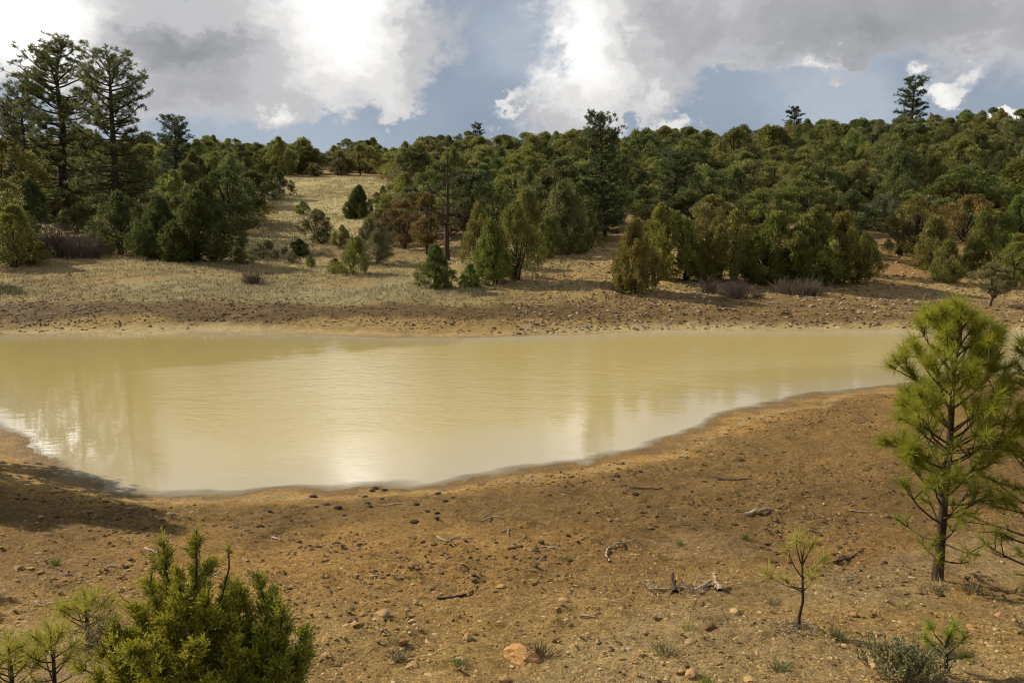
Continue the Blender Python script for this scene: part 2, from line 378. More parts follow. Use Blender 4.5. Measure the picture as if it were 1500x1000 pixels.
rock_soil = mixc(C(.35, .245, .10) + 0 * X[:, None], C(.23, .155, .062), .5 + n1 + n2)
far = mixc(rock_soil, grass, leftish * ss(Y, 27, 30) * (0.75 + n1))
flat = C(.27, .235, .130)
far = mixc(far, flat, (1 - ss(U, -.14, -.02 + 0 * U)) * ss(U + n1 * .03, -.56, -.46) * ss(Y + n1, 28.4, 29.8) * (1 - ss(Y + n1, 33.5, 36)) * .85)
orange = C(.36, .19, .07)
far = mixc(far, orange, ss(n3 + n1 * .5, .05, .5) * .6 * ss(Y, 31, 34))
strip = C(.105, .062, .026)
far = mixc(far, strip, ss(Y + n1 * .8, 26.0, 26.8) * (1 - ss(Y + n1 * .8, 28.4, 29.4)) * (1 - ss(U, .07, .16)) * .85)
far = mixc(far, C(.17, .105, .05), ss(Y + n1 * .8, 26.0, 26.8) * (1 - ss(Y + n1 * .8, 29.4, 31)) * ss(U, .07, .16) * (.55 + n2))
hill = mixc(C(.27, .18, .085) + 0 * X[:, None], C(.18, .12, .055), .5 + n1 + n2)
meadow_w = ss(U, pxU(335), pxU(400)) * (1 - ss(U, pxU(560), pxU(610))) * ss(Y, 50, 56) * (1 - ss(Y, 116, 124))
open_left = (1 - ss(U, pxU(330), pxU(420))) * ss(Y, 50, 60) * (1 - ss(Y, 90, 110))
far = mixc(far, hill, ss(Y, 40, 48))
far = mixc(far, C(.30, .23, .115), open_left * .8)
mead = mixc(C(.40, .335, .18) + 0 * X[:, None], C(.30, .245, .12), .5 + n1 * 1.2 + n2 * .8)
far = mixc(far, mead, meadow_w)
colr = mixc(soil, far, w_far)
edge = ss(d, -1.6, -1.2) * (1 - ss(d + n2 * .5 + n1 * .35, .35, 1.15))
wet = mixc(C(.44, .255, .070) + 0 * X[:, None], C(.32, .20, .07), .45 + n2 * 1.5)
colr = mixc(colr, wet, edge * (1 - w_far))
colr = mixc(colr, C(.46, .36, .20), (ss(d, -.8, -.6) * (1 - ss(d + n2 * .5, .5, 1.1)) * w_far) * .9)
colr = mixc(colr, C(.32, .21, .09), (1 - ss(d, -2.2, -1.2)))
pale = ss(fbm(X, Y, .7, 3) * 2 + .1 * (6.5 - Y), .18, .5) * (1 - ss(Y, 6.8, 7.6)) * near_w
colr = mixc(colr, C(.34, .26, .16), pale * .45)
colr = mixc(colr, C(.20, .125, .05), (1 - ss(Z + n2 * .01, .010, .028)) * ss(d, -1.0, -.5) * (1 - w_far) * .75)
colr = mixc(colr, C(.42, .33, .20), ss(Z, .030, .040) * (1 - ss(Z + n2 * .02, .045, .065)) * (1 - ss(d, 1.0, 2.0)) * (1 - w_far) * .45)
colr = colr * (1 + n2[:, None] * .26) * np.array([1.26, 1.22, 1.02])[None]
# bare trodden patch by the pines
pc = ground(1035, 800); colr = mixc(colr, C(.34, .215, .09), (1 - ss(np.hypot((X - pc[0]) / .55, (Y - pc[1]) / .55) + n2 * .3, .5, 1)) * .7)

gm, t = newmat('earth'); n = t.nodes; l = t.links
out = n.new('ShaderNodeOutputMaterial'); ca = n.new('ShaderNodeAttribute'); ca.attribute_name = 'tint'; wa = n.new('ShaderNodeAttribute'); wa.attribute_name = 'wetness'
geo = n.new('ShaderNodeNewGeometry')
def gn(scale, det, rough=.65):
    z = n.new('ShaderNodeTexNoise'); z.inputs['Scale'].default_value = scale; z.inputs['Detail'].default_value = det; z.inputs['Roughness'].default_value = rough; l.new(geo.outputs['Position'], z.inputs['Vector']); return z
g1 = gn(22, 8, .72); g2 = gn(3.0, 6, .7); g3 = gn(90, 4, .6)
def mr(x, a, b, c, d_):
    z = n.new('ShaderNodeMapRange'); l.new(x, z.inputs[0]); z.inputs[1].default_value = a; z.inputs[2].default_value = b; z.inputs[3].default_value = c; z.inputs[4].default_value = d_; return z.outputs[0]
def mm(op, a_, b_):
    z = n.new('ShaderNodeMath'); z.operation = op
    for i_, v_ in enumerate((a_, b_)):
        if isinstance(v_, float): z.inputs[i_].default_value = v_
        else: l.new(v_, z.inputs[i_])
    return z.outputs[0]
f_ = mm('MULTIPLY', mr(g1.outputs['Fac'], .3, .7, .42, 1.55), mr(g2.outputs['Fac'], .3, .7, .74, 1.26))
f_ = mm('MULTIPLY', f_, mr(g3.outputs['Fac'], .3, .7, .55, 1.45))
sc_ = n.new('ShaderNodeVectorMath'); sc_.operation = 'SCALE'; l.new(ca.outputs['Color'], sc_.inputs[0]); l.new(f_, sc_.inputs['Scale'])
b = n.new('ShaderNodeBsdfPrincipled'); l.new(sc_.outputs[0], b.inputs['Base Color'])
l.new(mr(wa.outputs['Fac'], 0, 1, .95, .55), b.inputs['Roughness']); b.inputs['Specular IOR Level'].default_value = .25
hsum = mm('ADD', mm('MULTIPLY', g1.outputs['Fac'], 1.0), mm('MULTIPLY', g3.outputs['Fac'], .5))
bp = n.new('ShaderNodeBump'); bp.inputs['Strength'].default_value = 1.0; bp.inputs['Distance'].default_value = .09; l.new(hsum, bp.inputs['Height']); l.new(bp.outputs[0], b.inputs['Normal'])
l.new(b.outputs[0], out.inputs[0])
gme = mesh('ground', np.stack([X, Y, Z], 1), Q, (gm,), smooth=True, col=colr, quads=True, fattr={'wetness': (1 - ss(Z, .012, .04)) * (1 - w_far)})
o = link('ground', gme); o['kind'] = 'structure'; o['label'] = 'bare ochre earth around the pond rising into grassy and wooded slopes'

# ------------------------------------------------------------------ pond water
WX = np.arange(-44, 44, .2); WY = np.arange(8.5, 26.6, .12)
gx, gy = np.meshgrid(WX, WY, indexing='ij'); dd = shore(gx, gy); ok = dd < .5
a = np.arange(gx.size).reshape(gx.shape); q = np.stack([a[:-1, :-1], a[1:, :-1], a[1:, 1:], a[:-1, 1:]], -1).reshape(-1, 4)
keep = ok.ravel()[q].any(1); q = q[keep]; used = np.unique(q); remap = np.full(gx.size, -1); remap[used] = np.arange(len(used))
wv = np.stack([gx.ravel(), gy.ravel(), np.zeros(gx.size)], 1)[used]
dep = -dd.ravel()[used]; wX, wY = wv[:, 0], wv[:, 1]
wu = wX / wY
# calm, smooth lens of water versus the breeze-ruffled part
def side_of(a_, b_, x_, y_):
    return ((b_[0] - a_[0]) * (y_ - a_[1]) - (b_[1] - a_[1]) * (x_ - a_[0])) / math.hypot(b_[0] - a_[0], b_[1] - a_[1])
wA, wB, wC = w0(185, 545), w0(660, 496), w0(235, 705)
wob_ = fbm(wX, wY, .35, 4) * 2.2
calm = 1 - ss(-side_of(wA, wB, wX, wY) + wob_, -.3, .9) * ss(side_of(wC, wA, wX, wY) * -1 + wob_ * .3, -.2, .8)
calm = np.maximum(calm, (1 - ss(dep + wob_ * .5, 1.2, 3.4)) * (1 - ss(wY, 17, 20)) * .8)
rdep = -height(wX, wY)
wm, t = newmat('pond_water'); n = t.nodes; l = t.links
out = n.new('ShaderNodeOutputMaterial'); geo = n.new('ShaderNodeNewGeometry')
dp = n.new('ShaderNodeAttribute'); dp.attribute_name = 'depth'; rf = n.new('ShaderNodeAttribute'); rf.attribute_name = 'ruffle'
mp = n.new('ShaderNodeMapping'); mp.inputs['Scale'].default_value = (.45, 1.0, 1.0); mp.inputs['Rotation'].default_value = (0, 0, R(6)); l.new(geo.outputs['Position'], mp.inputs[0])
def gn(scale, det, rough=.5, dist=0):
    z = n.new('ShaderNodeTexNoise'); z.inputs['Scale'].default_value = scale; z.inputs['Detail'].default_value = det; z.inputs['Roughness'].default_value = rough; z.inputs['Distortion'].default_value = dist; l.new(mp.outputs[0], z.inputs['Vector']); return z
r1 = gn(9.0, 3, .5, .4); r2 = gn(1.7, 4, .55, .6); r3 = gn(.28, 4, .6)
h = mm('ADD', mm('MULTIPLY', r1.outputs['Fac'], .35), mm('MULTIPLY', r2.outputs['Fac'], .7))
bp = n.new('ShaderNodeBump'); bp.inputs['Distance'].default_value = .05; l.new(h, bp.inputs['Height'])
l.new(mm('MULTIPLY', mm('MULTIPLY', mr(dp.outputs['Fac'], .3, 2.6, .45, 1.0), mr(rf.outputs['Fac'], 0, 1, .13, .55)), .75), bp.inputs['Strength'])
rmp = n.new('ShaderNodeValToRGB'); rmp.color_ramp.elements[0].position = 0; rmp.color_ramp.elements[0].color = (.43, .365, .235, 1); rmp.color_ramp.elements[1].position = 1; rmp.color_ramp.elements[1].color = (.45, .355, .140, 1)
dn = mm('ADD', mm('MULTIPLY', dp.outputs['Fac'], .45), mr(r3.outputs['Fac'], .3, .7, -.15, .15)); l.new(dn, rmp.inputs[0])
b = n.new('ShaderNodeBsdfPrincipled'); l.new(rmp.outputs[0], b.inputs['Base Color']); l.new(mr(rf.outputs['Fac'], 0, 1, .03, .19), b.inputs['Roughness']); b.inputs['IOR'].default_value = 1.42
l.new(bp.outputs[0], b.inputs['Normal'])
# the last hand's breadth of water lets the mud show through
tr = n.new('ShaderNodeBsdfTransparent'); ms = n.new('ShaderNodeMixShader'); sh = n.new('ShaderNodeAttribute'); sh.attribute_name = 'shallow'; l.new(mr(sh.outputs['Fac'], -.004, .018, .0, 1.0), ms.inputs[0]); l.new(tr.outputs[0], ms.inputs[1]); l.new(b.outputs[0], ms.inputs[2])
l.new(ms.outputs[0], out.inputs[0])
wme = mesh('pond_water', wv, remap[q], (wm,), smooth=True, quads=True, fattr={'depth': dep, 'ruffle': 1 - calm, 'shallow': rdep})
o = link('pond_water', wme); o['kind'] = 'structure'; o['label'] = 'shallow pond of muddy yellow green water'

# ------------------------------------------------------------------ tree kinds (each a crown mesh and a trunk mesh, one metre tall, one metre wide)
def sph(rg, n): return unit(rg.normal(size=(n, 3)))
def make_crown(seed, kind, nclump, per, asp):
    """asp = width / height of the finished tree; the mesh is built at height 4"""
    rg = np.random.default_rng(seed); H = 4.0; W = H * asp / 2
    if kind == 'juniper': z0, env = .03, lambda t: np.clip(t / .22, 0, 1) ** .5 * np.clip(1 - ((t - .22) / .80).clip(0) ** 1.9, 0.02, 1)
    elif kind == 'cone': z0, env = .03, lambda t: np.clip(t / .15, 0, 1) ** .5 * np.clip((1.05 - t) / .9, 0.03, 1) ** .75
    elif kind == 'pinyon': z0, env = .16, lambda t: np.clip((t - .10) / .3, 0, 1) ** .7 * np.clip(1 - ((t - .42) / .60).clip(0) ** 2.3, .03, 1)
    else: z0, env = .2, lambda t: np.ones_like(t)
    t = z0 + (1 - z0) * rg.random(nclump) ** (.9 if kind != 'cone' else 1.15)
    ang = rg.random(nclump) * 2 * np.pi
    k1, k2, k3 = rg.random(3) * 6.3
    la = .55 if kind == 'cone' else 1.0
    lobe = 1 + la * .20 * np.sin(2 * ang + k1 + 5 * t) + la * .16 * np.sin(3 * ang + k2 - 7 * t) + .12 * np.sin(5 * ang + k3 + 13 * t)
    r = env(t) * W * lobe * (1 - .75 * rg.random(nclump) ** 2.0)
    c = np.stack([r * np.cos(ang), r * np.sin(ang), t * H], 1)
    K = {'cone': 5, 'juniper': 7, 'pinyon': 8}[kind] + (6 if nclump > 400 else 0)
    sd = c[rg.choice(nclump, K, replace=False)]; nr = np.argmin(((c[:, None] - sd[None]) ** 2 * np.array([1, 1, .35 if kind != 'pinyon' else 1.6])).sum(-1), 1)
    pull = .42 if kind != 'cone' else .18
    c[:, :2] += (sd[nr] - c)[:, :2] * pull; c[:, 2] += (sd[nr] - c)[:, 2] * (pull if kind == 'pinyon' else .08)
    rr = np.hypot(c[:, 0], c[:, 1]); c[:, :2] *= W * .90 / np.quantile(rr, .94)
    c[:, :2] += rg.normal(size=2) * .12 * W * t[:, None]
    cr_ = (.17 + .16 * rg.random(nclump)) * (H / 4) * (1.15 if kind == 'pinyon' else 1.0)
    bag = Bag()
    idx = np.repeat(np.arange(nclump), per); m = len(idx)
    o_ = sph(rg, m) * (rg.random(m) ** .45)[:, None]
    flat_ = np.array([1, 1, .62]) if kind == 'pinyon' else np.array([.85, .85, 1.25])
    P = c[idx] + o_ * cr_[idx, None] * flat_
    out_ = unit(c[idx] - np.array([0, 0, .35 * H])); upw = np.array([0, 0, .9 if kind != 'pinyon' else .45])
    Dr = unit(o_ * .9 + out_ * .5 + upw + rg.normal(size=(m, 3)) * .45)
    tn = np.clip(.5 + .16 * rg.normal(size=nclump)[idx] + .2 * rg.normal(size=m), 0, 1)
    ln = (.095 + .06 * rg.random(m)); w = ln * .48
    bag.add(*leaves(P, Dr, ln, w, rg, tn))
    tk = Bag()
    nb = min(nclump, 34)
    stems = 3 if kind != 'pinyon' else 1 + int(rg.integers(2))
    for s in range(stems):
        top = np.array([rg.normal() * .25 * W, rg.normal() * .25 * W, H * (.86 if stems == 1 else .7)])
        base = np.array([rg.normal() * .06, rg.normal() * .06, -.12]) * (1 if stems == 1 else 1.6)
        base[2] = -.12
        tk.add(tube(wob(base, top, 8, .06, rg), np.linspace(.11, .02, 8) / (stems ** .4), 6))
    for i in rg.choice(nclump, nb, replace=False):
        z1 = max(.1, c[i, 2] * (.45 + .2 * rg.random())); p0 = np.array([c[i, 0] * .06, c[i, 1] * .06, z1])
        tk.add(tube(wob(p0, c[i], 5, .07, rg), np.linspace(.035, .008, 5), 4))
    return bag.mesh(kind + '_crown', MAT_LEAF), tk.mesh(kind + '_trunk', MAT_BARK, True)
def make_ponderosa(seed, H=14.0, W=3.6, low=.22, dens=1.0, droop=0.0, tops=1.0):
    rg = np.random.default_rng(seed); bag = Bag(); tk = Bag()
    lean = rg.normal(size=2) * .25
    axis_ = lambda z: np.array([lean[0] * (z / H) + .12 * math.sin(z * .9 + seed), lean[1] * (z / H), z])
    zs = np.linspace(-.3, H * .97, 14); rad = np.interp(zs / H, [0, .05, .6, 1], [.46, .38, .20, .04]) * H / 14
    tk.add(tube([axis_(z) for z in zs], rad, 9))
    cl = []
    nb = int(62 * dens)
    for k in range(nb):
        tt = low + (1 - low) * (k + rg.random()) / nb; z = tt * H; ang = k * 2.4 + rg.normal() * .5
        e_ = np.interp(tt, [low, low + .12, .45, .75, .9, 1], [.85, 1.0, .80, .86, .66, .26]) * W * (.55 + .55 * rg.random())
        rise = (tt - .45) * .9 + rg.normal() * .10 - droop
        dirn = np.array([math.cos(ang), math.sin(ang), rise]); p0 = axis_(z * .985)
        p1 = p0 + dirn * e_; pts = wob(p0, p1, 6, .06, rg); pts[:, 2] += .14 * e_ * (np.linspace(0, 1, 6) ** 2) - .06 * e_ * np.sin(np.linspace(0, 3.14, 6))
        tk.add(tube(pts, np.linspace(.075, .02, 6) * H / 14 * (.6 + .6 * e_ / W), 5))
        ns = int(4 + 7 * e_ / W)
        for s in range(ns):
            f = .35 + .65 * (s + rg.random()) / ns; i = min(int(f * 5), 4); b0 = pts[i] + (pts[i + 1] - pts[i]) * (f * 5 - i)
            q1 = b0 + np.array([rg.normal() * .35, rg.normal() * .35, .12 + .28 * rg.random()]) * (1.0 * W / 3.6) + dirn * .2
            tk.add(tube([b0, (b0 + q1) / 2 + rg.normal(size=3) * .03, q1], [.022, .016, .01], 3)); cl.append(q1)
            if rg.random() < .6: cl.append(q1 + rg.normal(size=3) * np.array([.26, .26, .12]))
    c = np.array(cl); per = 26; m = len(c) * per; idx = np.repeat(np.arange(len(c)), per)
    o_ = sph(rg, m); o_[:, 2] = o_[:, 2] * .8 + .15; P = c[idx] + o_ * rg.random((m, 1)) * .13
    tn = np.clip(.5 + .15 * rg.normal(size=len(c))[idx] + .2 * rg.normal(size=m), 0, 1)
    bag.add(*blades(P, unit(o_ + rg.normal(size=(m, 3)) * .25), .17 + .10 * rg.random(m), .055, rg, tn))
    return bag.mesh('ponderosa_crown', MAT_LEAF), tk.mesh('ponderosa_trunk', MAT_BARK, True)

JUN = [(make_crown(100 + i, 'juniper', 210, 62, .85), .85) for i in range(5)]
CON = [(make_crown(200 + i, 'cone', 260, 56, .72), .72) for i in range(3)]
PIN = [(make_crown(300 + i, 'pinyon', 150, 72, .95), .95) for i in range(5)]
BIG = [(make_crown(400 + i, 'juniper', 430, 80, 1.0), 1.0) for i in range(2)]
def plant(name, var, base, H, W, rz, color, label, cat, group=None):
    (cm, tm), asp = var; s = H / 4.0; sw = W / (4.0 * asp)
    e_ = bpy.data.objects.new(name, None); COL.objects.link(e_); e_.location = base; e_.rotation_euler = (0, 0, rz); e_.scale = (sw, sw, s); e_.empty_display_size = .2
    tag(e_, label, cat, group)
    t_ = link('trunk', tm, e_); c_ = link('crown', cm, e_); c_.color = (*color, 1)
    return e_
GREEN = (.165, .180, .040); OLIVE = (.200, .185, .050); DARK = (.095, .110, .034); YEL = (.225, .205, .045); RUST = (.175, .125, .045); GREY = (.19, .18, .080); BLUEG = (.125, .145, .052); FRESH = (.14, .185, .035)
def jit(c, s=.12):
    k = 1 + rng.normal() * s; return tuple(max(.01, v * k * (1 + rng.normal() * .05)) for v in c)
taken = []
def by_px(name, var, px, base, top, wpx, color, label, cat='juniper', group=None, Y=None, rz=None):
    g = ground(px, base) if Y is None else np.array([ray(px, base)[0] * Y, Y, hz(ray(px, base)[0] * Y, Y)])
    dist = g[1]; zt = CAMZ + ray(px, top)[1] * dist; H = max(.5, zt - g[2]); W = wpx / F * dist * 1.02
    taken.append((g[0], g[1], W / 2)); g[2] -= .04
    return plant(name, var, g, H, W, rng.random() * 6.28 if rz is None else rz, color, label, cat, group)

J = 'juniper_tree'; P_ = 'pinyon_pine'
# front rows, one by one: (name, variant, px, base, top, width, colour, label, category)
FRONT = [
 (J, BIG[0], 285, 384, 272, 128, DARK, 'broad very dark juniper on the left bank right of the two tall pines', 'juniper'),
 (J, BIG[1], 238, 379, 290, 80, DARK, 'dark juniper between the broad juniper and the right tall pine', 'juniper'),
 (J, JUN[0], 178, 374, 285, 90, DARK, 'shadowed dark juniper under the right one of the two tall pines', 'juniper'),
 (J, JUN[1], 22, 392, 303, 96, OLIVE, 'green juniper on the bank cut by the left edge of the photo', 'juniper'),
 (J, JUN[2], 45, 388, 342, 52, YEL, 'low yellowish bush in front of the green juniper at left edge', 'bush'),
 (J, JUN[3], 48, 350, 265, 70, DARK, 'dark juniper behind the leafless grey brush at far left', 'juniper'),
 (P_, PIN[0], 5, 345, 205, 110, OLIVE, 'tall olive pinyon behind the bank at the left edge', 'pinyon pine'),
 (P_, PIN[1], 335, 348, 245, 92, DARK, 'dark bushy pinyon behind the broad dark juniper', 'pinyon pine'),
 (P_, PIN[2], 372, 335, 250, 84, DARK, 'dark pinyon on the left rim of the pale meadow', 'pinyon pine'),
 (J, JUN[4], 404, 292, 246, 52, DARK, 'round dark juniper on the upper left rim of the meadow', 'juniper'),
 (J, JUN[0], 384, 380, 352, 54, GREY, 'low grey green shrub beside the broad dark juniper', 'shrub'),
 (J, JUN[1], 352, 386, 364, 36, OLIVE, 'small olive shrub at the right foot of the broad dark juniper', 'shrub'),
 (J, BIG[0], 521, 320, 274, 50, DARK, 'round juniper standing alone on the pale meadow', 'juniper'),
 (J, JUN[3], 561, 286, 272, 12, DARK, 'tiny juniper at the right edge of the meadow', 'juniper'),
 (J, JUN[4], 556, 299, 289, 20, DARK, 'flat dark bush right of the lone meadow juniper', 'bush'),
 (J, JUN[0], 517, 402, 349, 50, GREEN, 'leaning green juniper with bare ground around it, left of centre', 'juniper'),
 (J, JUN[1], 492, 401, 378, 30, OLIVE, 'small olive shrub touching the leaning green juniper', 'shrub'),
 (J, JUN[2], 553, 386, 322, 66, GREY, 'grey green shrubby juniper behind the leaning green one', 'juniper'),
 (J, JUN[3], 470, 357, 334, 34, DARK, 'low dark shrub above the gully at the foot of the meadow', 'shrub'),
 (J, JUN[4], 440, 376, 350, 40, DARK, 'dark low shrub sunk in the gully below the meadow', 'shrub'),
 (J, JUN[0], 425, 386, 368, 26, GREY, 'grey shrub on the near side of the gully', 'shrub'),
 (J, JUN[1], 455, 391, 374, 18, FRESH, 'small fresh green shrub on the orange soil below the gully', 'shrub'),
 (J, JUN[2], 500, 362, 330, 36, OLIVE, 'olive shrub between gully and lone meadow juniper', 'shrub'),
 (P_, PIN[3], 592, 366, 292, 66, RUST, 'rust brown pinyon at the right foot of the meadow', 'pinyon pine'),
 (P_, PIN[4], 625, 372, 284, 70, RUST, 'rust brown pinyon against the dark dead trunk', 'pinyon pine'),
 (P_, PIN[0], 562, 350, 292, 50, OLIVE, 'olive pinyon between the rust brown one and the meadow', 'pinyon pine'),
 (J, CON[0], 637, 422, 359, 60, (.105, .135, .03), 'dense dark green conical juniper nearest the far shore', 'juniper'),
 (J, CON[1], 688, 421, 386, 34, FRESH, 'small bright green bush beside the dense conical juniper', 'bush'),
 (J, CON[2], 722, 416, 322, 62, GREEN, 'upright green juniper in front of the centre wood', 'juniper'),
 (J, JUN[3], 757, 411, 300, 88, GREEN, 'tall yellow green juniper in the centre of the far bank', 'juniper'),
 (J, JUN[4], 700, 392, 300, 62, OLIVE, 'slender olive juniper right of the dead trunk', 'juniper'),
 (P_, PIN[1], 690, 350, 250, 90, DARK, 'dark pinyon right behind the dead trunk', 'pinyon pine'),
 (J, BIG[0], 832, 372, 272, 96, GREY, 'wide grey green juniper at the end of the stony slope', 'juniper'),
 (J, JUN[0], 866, 364, 310, 46, OLIVE, 'olive juniper left of the tall centre pine', 'juniper'),
 (J, JUN[1], 800, 380, 320, 44, GREEN, 'green juniper between the yellow green and the wide grey one', 'juniper'),
 (J, BIG[1], 926, 428, 326, 78, OLIVE, 'leftmost juniper of the thicket right of centre, near the stones', 'juniper'),
 (J, JUN[3], 966, 412, 302, 76, YEL, 'yellow tipped pointed juniper at the left of the thicket', 'juniper'),
 (J, JUN[2], 1002, 410, 314, 84, GREEN, 'third juniper of the thicket, behind a fallen grey branch', 'juniper'),
 (J, BIG[0], 1040, 413, 322, 78, OLIVE, 'low olive juniper in the front of the thicket', 'juniper'),
 (J, JUN[1], 1076, 410, 312, 84, OLIVE, 'pointed olive juniper in the middle of the thicket', 'juniper'),
 (J, BIG[1], 1122, 416, 316, 106, GREEN, 'broad green juniper of the thicket with bare twigs at its foot', 'juniper'),
 (J, BIG[0], 1180, 417, 308, 112, GREEN, 'largest rounded green juniper of the thicket', 'juniper'),
 (J, BIG[1], 1232, 414, 316, 90, OLIVE, 'rounded juniper near the right end of the thicket', 'juniper'),
 (J, JUN[0], 1272, 404, 342, 46, GREEN, 'small juniper closing the thicket on the right above the shadow', 'juniper'),
 (P_, PIN[2], 1040, 372, 285, 80, OLIVE, 'olive pinyon just behind the thicket', 'pinyon pine'),
 (P_, PIN[3], 1115, 365, 275, 90, GREEN, 'green pinyon rising behind the broad thicket juniper', 'pinyon pine'),
 (P_, PIN[4], 1240, 372, 280, 90, DARK, 'dark pinyon behind the right end of the thicket', 'pinyon pine'),
 (P_, PIN[0], 1340, 384, 288, 80, OLIVE, 'olive pinyon left of the straw yellow one on the right slope', 'pinyon pine'),
 (J, CON[0], 1364, 398, 318, 58, OLIVE, 'pointed juniper in front of the olive pinyon on the right slope', 'juniper'),
 (J, CON[1], 1388, 414, 352, 52, GREEN, 'small green conical juniper low on the right slope', 'juniper'),
 (P_, PIN[1], 1412, 380, 280, 80, (.30, .20, .07), 'straw yellow dying pinyon on the right slope', 'pinyon pine'),
 (J, CON[2], 1436, 402, 312, 52, GREEN, 'narrow green juniper right of the straw yellow pinyon', 'juniper'),
 (P_, PIN[2], 1450, 450, 384, 60, GREY, 'small open grey green pinyon alone on the right bank', 'pinyon pine'),
 (J, JUN[1], 1485, 420, 345, 64, OLIVE, 'olive juniper at the right edge above the bank', 'juniper'),
 (J, JUN[2], 1492, 385, 290, 90, GREEN, 'tall green juniper cut by the right edge of the photo', 'juniper'),
 (J, JUN[3], 1320, 372, 320, 50, DARK, 'dark juniper behind the gap in the trees at right', 'juniper'),
]
for (nm, var, px, b_, tp, w_, c_, lb, ct) in FRONT: by_px(nm, var, px, b_, tp, w_, jit(c_, .06), lb, ct)

PO = [make_ponderosa(1, 14, 3.3, .16, 1.7), make_ponderosa(2, 13.5, 3.2, .16, 1.55), make_ponderosa(3, 11, 2.9, .1, 1.5), make_ponderosa(5, 9, 1.9, .42, .6)]
def pond_px(i, H0, W0, px, base, top, wpx, color, label, Y=None, rz=0):
    g = ground(px, base) if Y is None else np.array([ray(px, base)[0] * Y, Y, hz(ray(px, base)[0] * Y, Y)])
    zt = CAMZ + ray(px, top)[1] * g[1]; H = zt - g[2]; W = wpx / F * g[1]
    taken.append((g[0], g[1], W * .3)); cm, tm = PO[i]
    e_ = bpy.data.objects.new('ponderosa_pine', None); COL.objects.link(e_); e_.location = g; e_.rotation_euler = (0, 0, rz); e_.scale = (W / (2 * W0), W / (2 * W0), H / H0)
    tag(e_, label, 'pine tree'); link('trunk', tm, e_); c_ = link('crown', cm, e_); c_.color = (*color, 1); return e_
PC = (.12, .135, .045)
pond_px(0, 14, 3.3, 98, 334, 64, 130, PC, 'taller left one of the two big ponderosa pines on the left bank')
pond_px(1, 13.5, 3.2, 173, 345, 83, 120, PC, 'right one of the two big ponderosa pines on the left bank, airy crown', rz=2)
pond_px(2, 11, 2.9, 36, 330, 128, 84, (.12, .14, .05), 'lower light green pine leaning behind the tallest pine at left', Y=72, rz=1)
pond_px(2, 11, 2.9, 886, 353, 172, 72, (.075, .10, .035), 'tall pine with dark trunk and sparse top right of centre', rz=4)
pond_px(3, 9, 1.9, 1331, 215, 116, 44, (.07, .10, .04), 'conical pine standing highest on the right skyline', Y=140, rz=1)
pond_px(3, 9, 1.9, 1160, 214, 158, 30, (.06, .075, .03), 'small round headed pine alone on the skyline left of the conical one', Y=150, rz=3)
pond_px(3, 9, 1.9, 701, 236, 182, 20, (.06, .075, .03), 'tiny spindly pine on the skyline just left of the big white cloud', Y=160, rz=5)
pond_px(2, 11, 2.9, 985, 352, 225, 80, (.075, .10, .035), 'dark layered pine behind the left end of the thicket', Y=50, rz=2)
pond_px(2, 11, 2.9, 262, 300, 172, 64, (.07, .09, .04), 'pine behind the right big pine, its top against the cloud', Y=95, rz=3)
pond_px(3, 9, 1.9, 22, 300, 150, 34, (.22, .10, .05), 'reddish brown dying pine at the far left skyline', Y=95, rz=3)

# the wood on the hills
zones = [(-9, 400, 'the left slope', 'left'), (400, 620, 'the far ridge', 'ridge'), (620, 900, 'the centre slope', 'centre'), (900, 1200, 'the wooded slope', 'behind'), (1200, 1600, 'the right slope', 'right')]
fill = []
grid = np.random.default_rng(11); TX = [(a_, b_, c_) for a_, b_, c_ in taken]
cand = []
Yv = 43.0
while Yv < 192:
    step = np.interp(Yv, [43, 70, 100, 150, 205], [3.75, 4.5, 5.7, 8.2, 12.5])
    xv = -.70 * Yv
    while xv < .72 * Yv:
        cand.append((xv + grid.normal() * step * .34, Yv + grid.normal() * step * .34, step * (.78 + .5 * grid.random()))); xv += step
    Yv += step * .80
njun = npin = 0
for yy in (127, 136, 147):
    for xx in np.arange(pxU(395) * yy, pxU(600) * yy, 4.6): cand.append((xx + grid.normal() * .9, yy + grid.normal() * 1.5, 5.4))
LMARK = [(98, 200, 'the tallest pine'), (262, 230, 'the pine behind the bank'), (335, 300, 'the broad dark juniper'), (470, 265, 'the meadow'), (655, 290, 'the dead trunk'), (600, 330, 'the rusty pinyon'), (886, 270, 'the tall centre pine'), (701, 195, 'the tiny skyline pine'),
 (985, 280, 'the layered dark pine'), (1120, 330, 'the thicket'), (1160, 185, 'the round headed pine'), (1331, 160, 'the conical skyline pine'), (1412, 325, 'the straw yellow pinyon'), (1300, 360, 'the gap in the trees'), (800, 330, 'the wide grey juniper'), (1490, 200, 'the right edge of the skyline'), (480, 215, 'the notch in the ridge'), (10, 230, 'the left edge')]
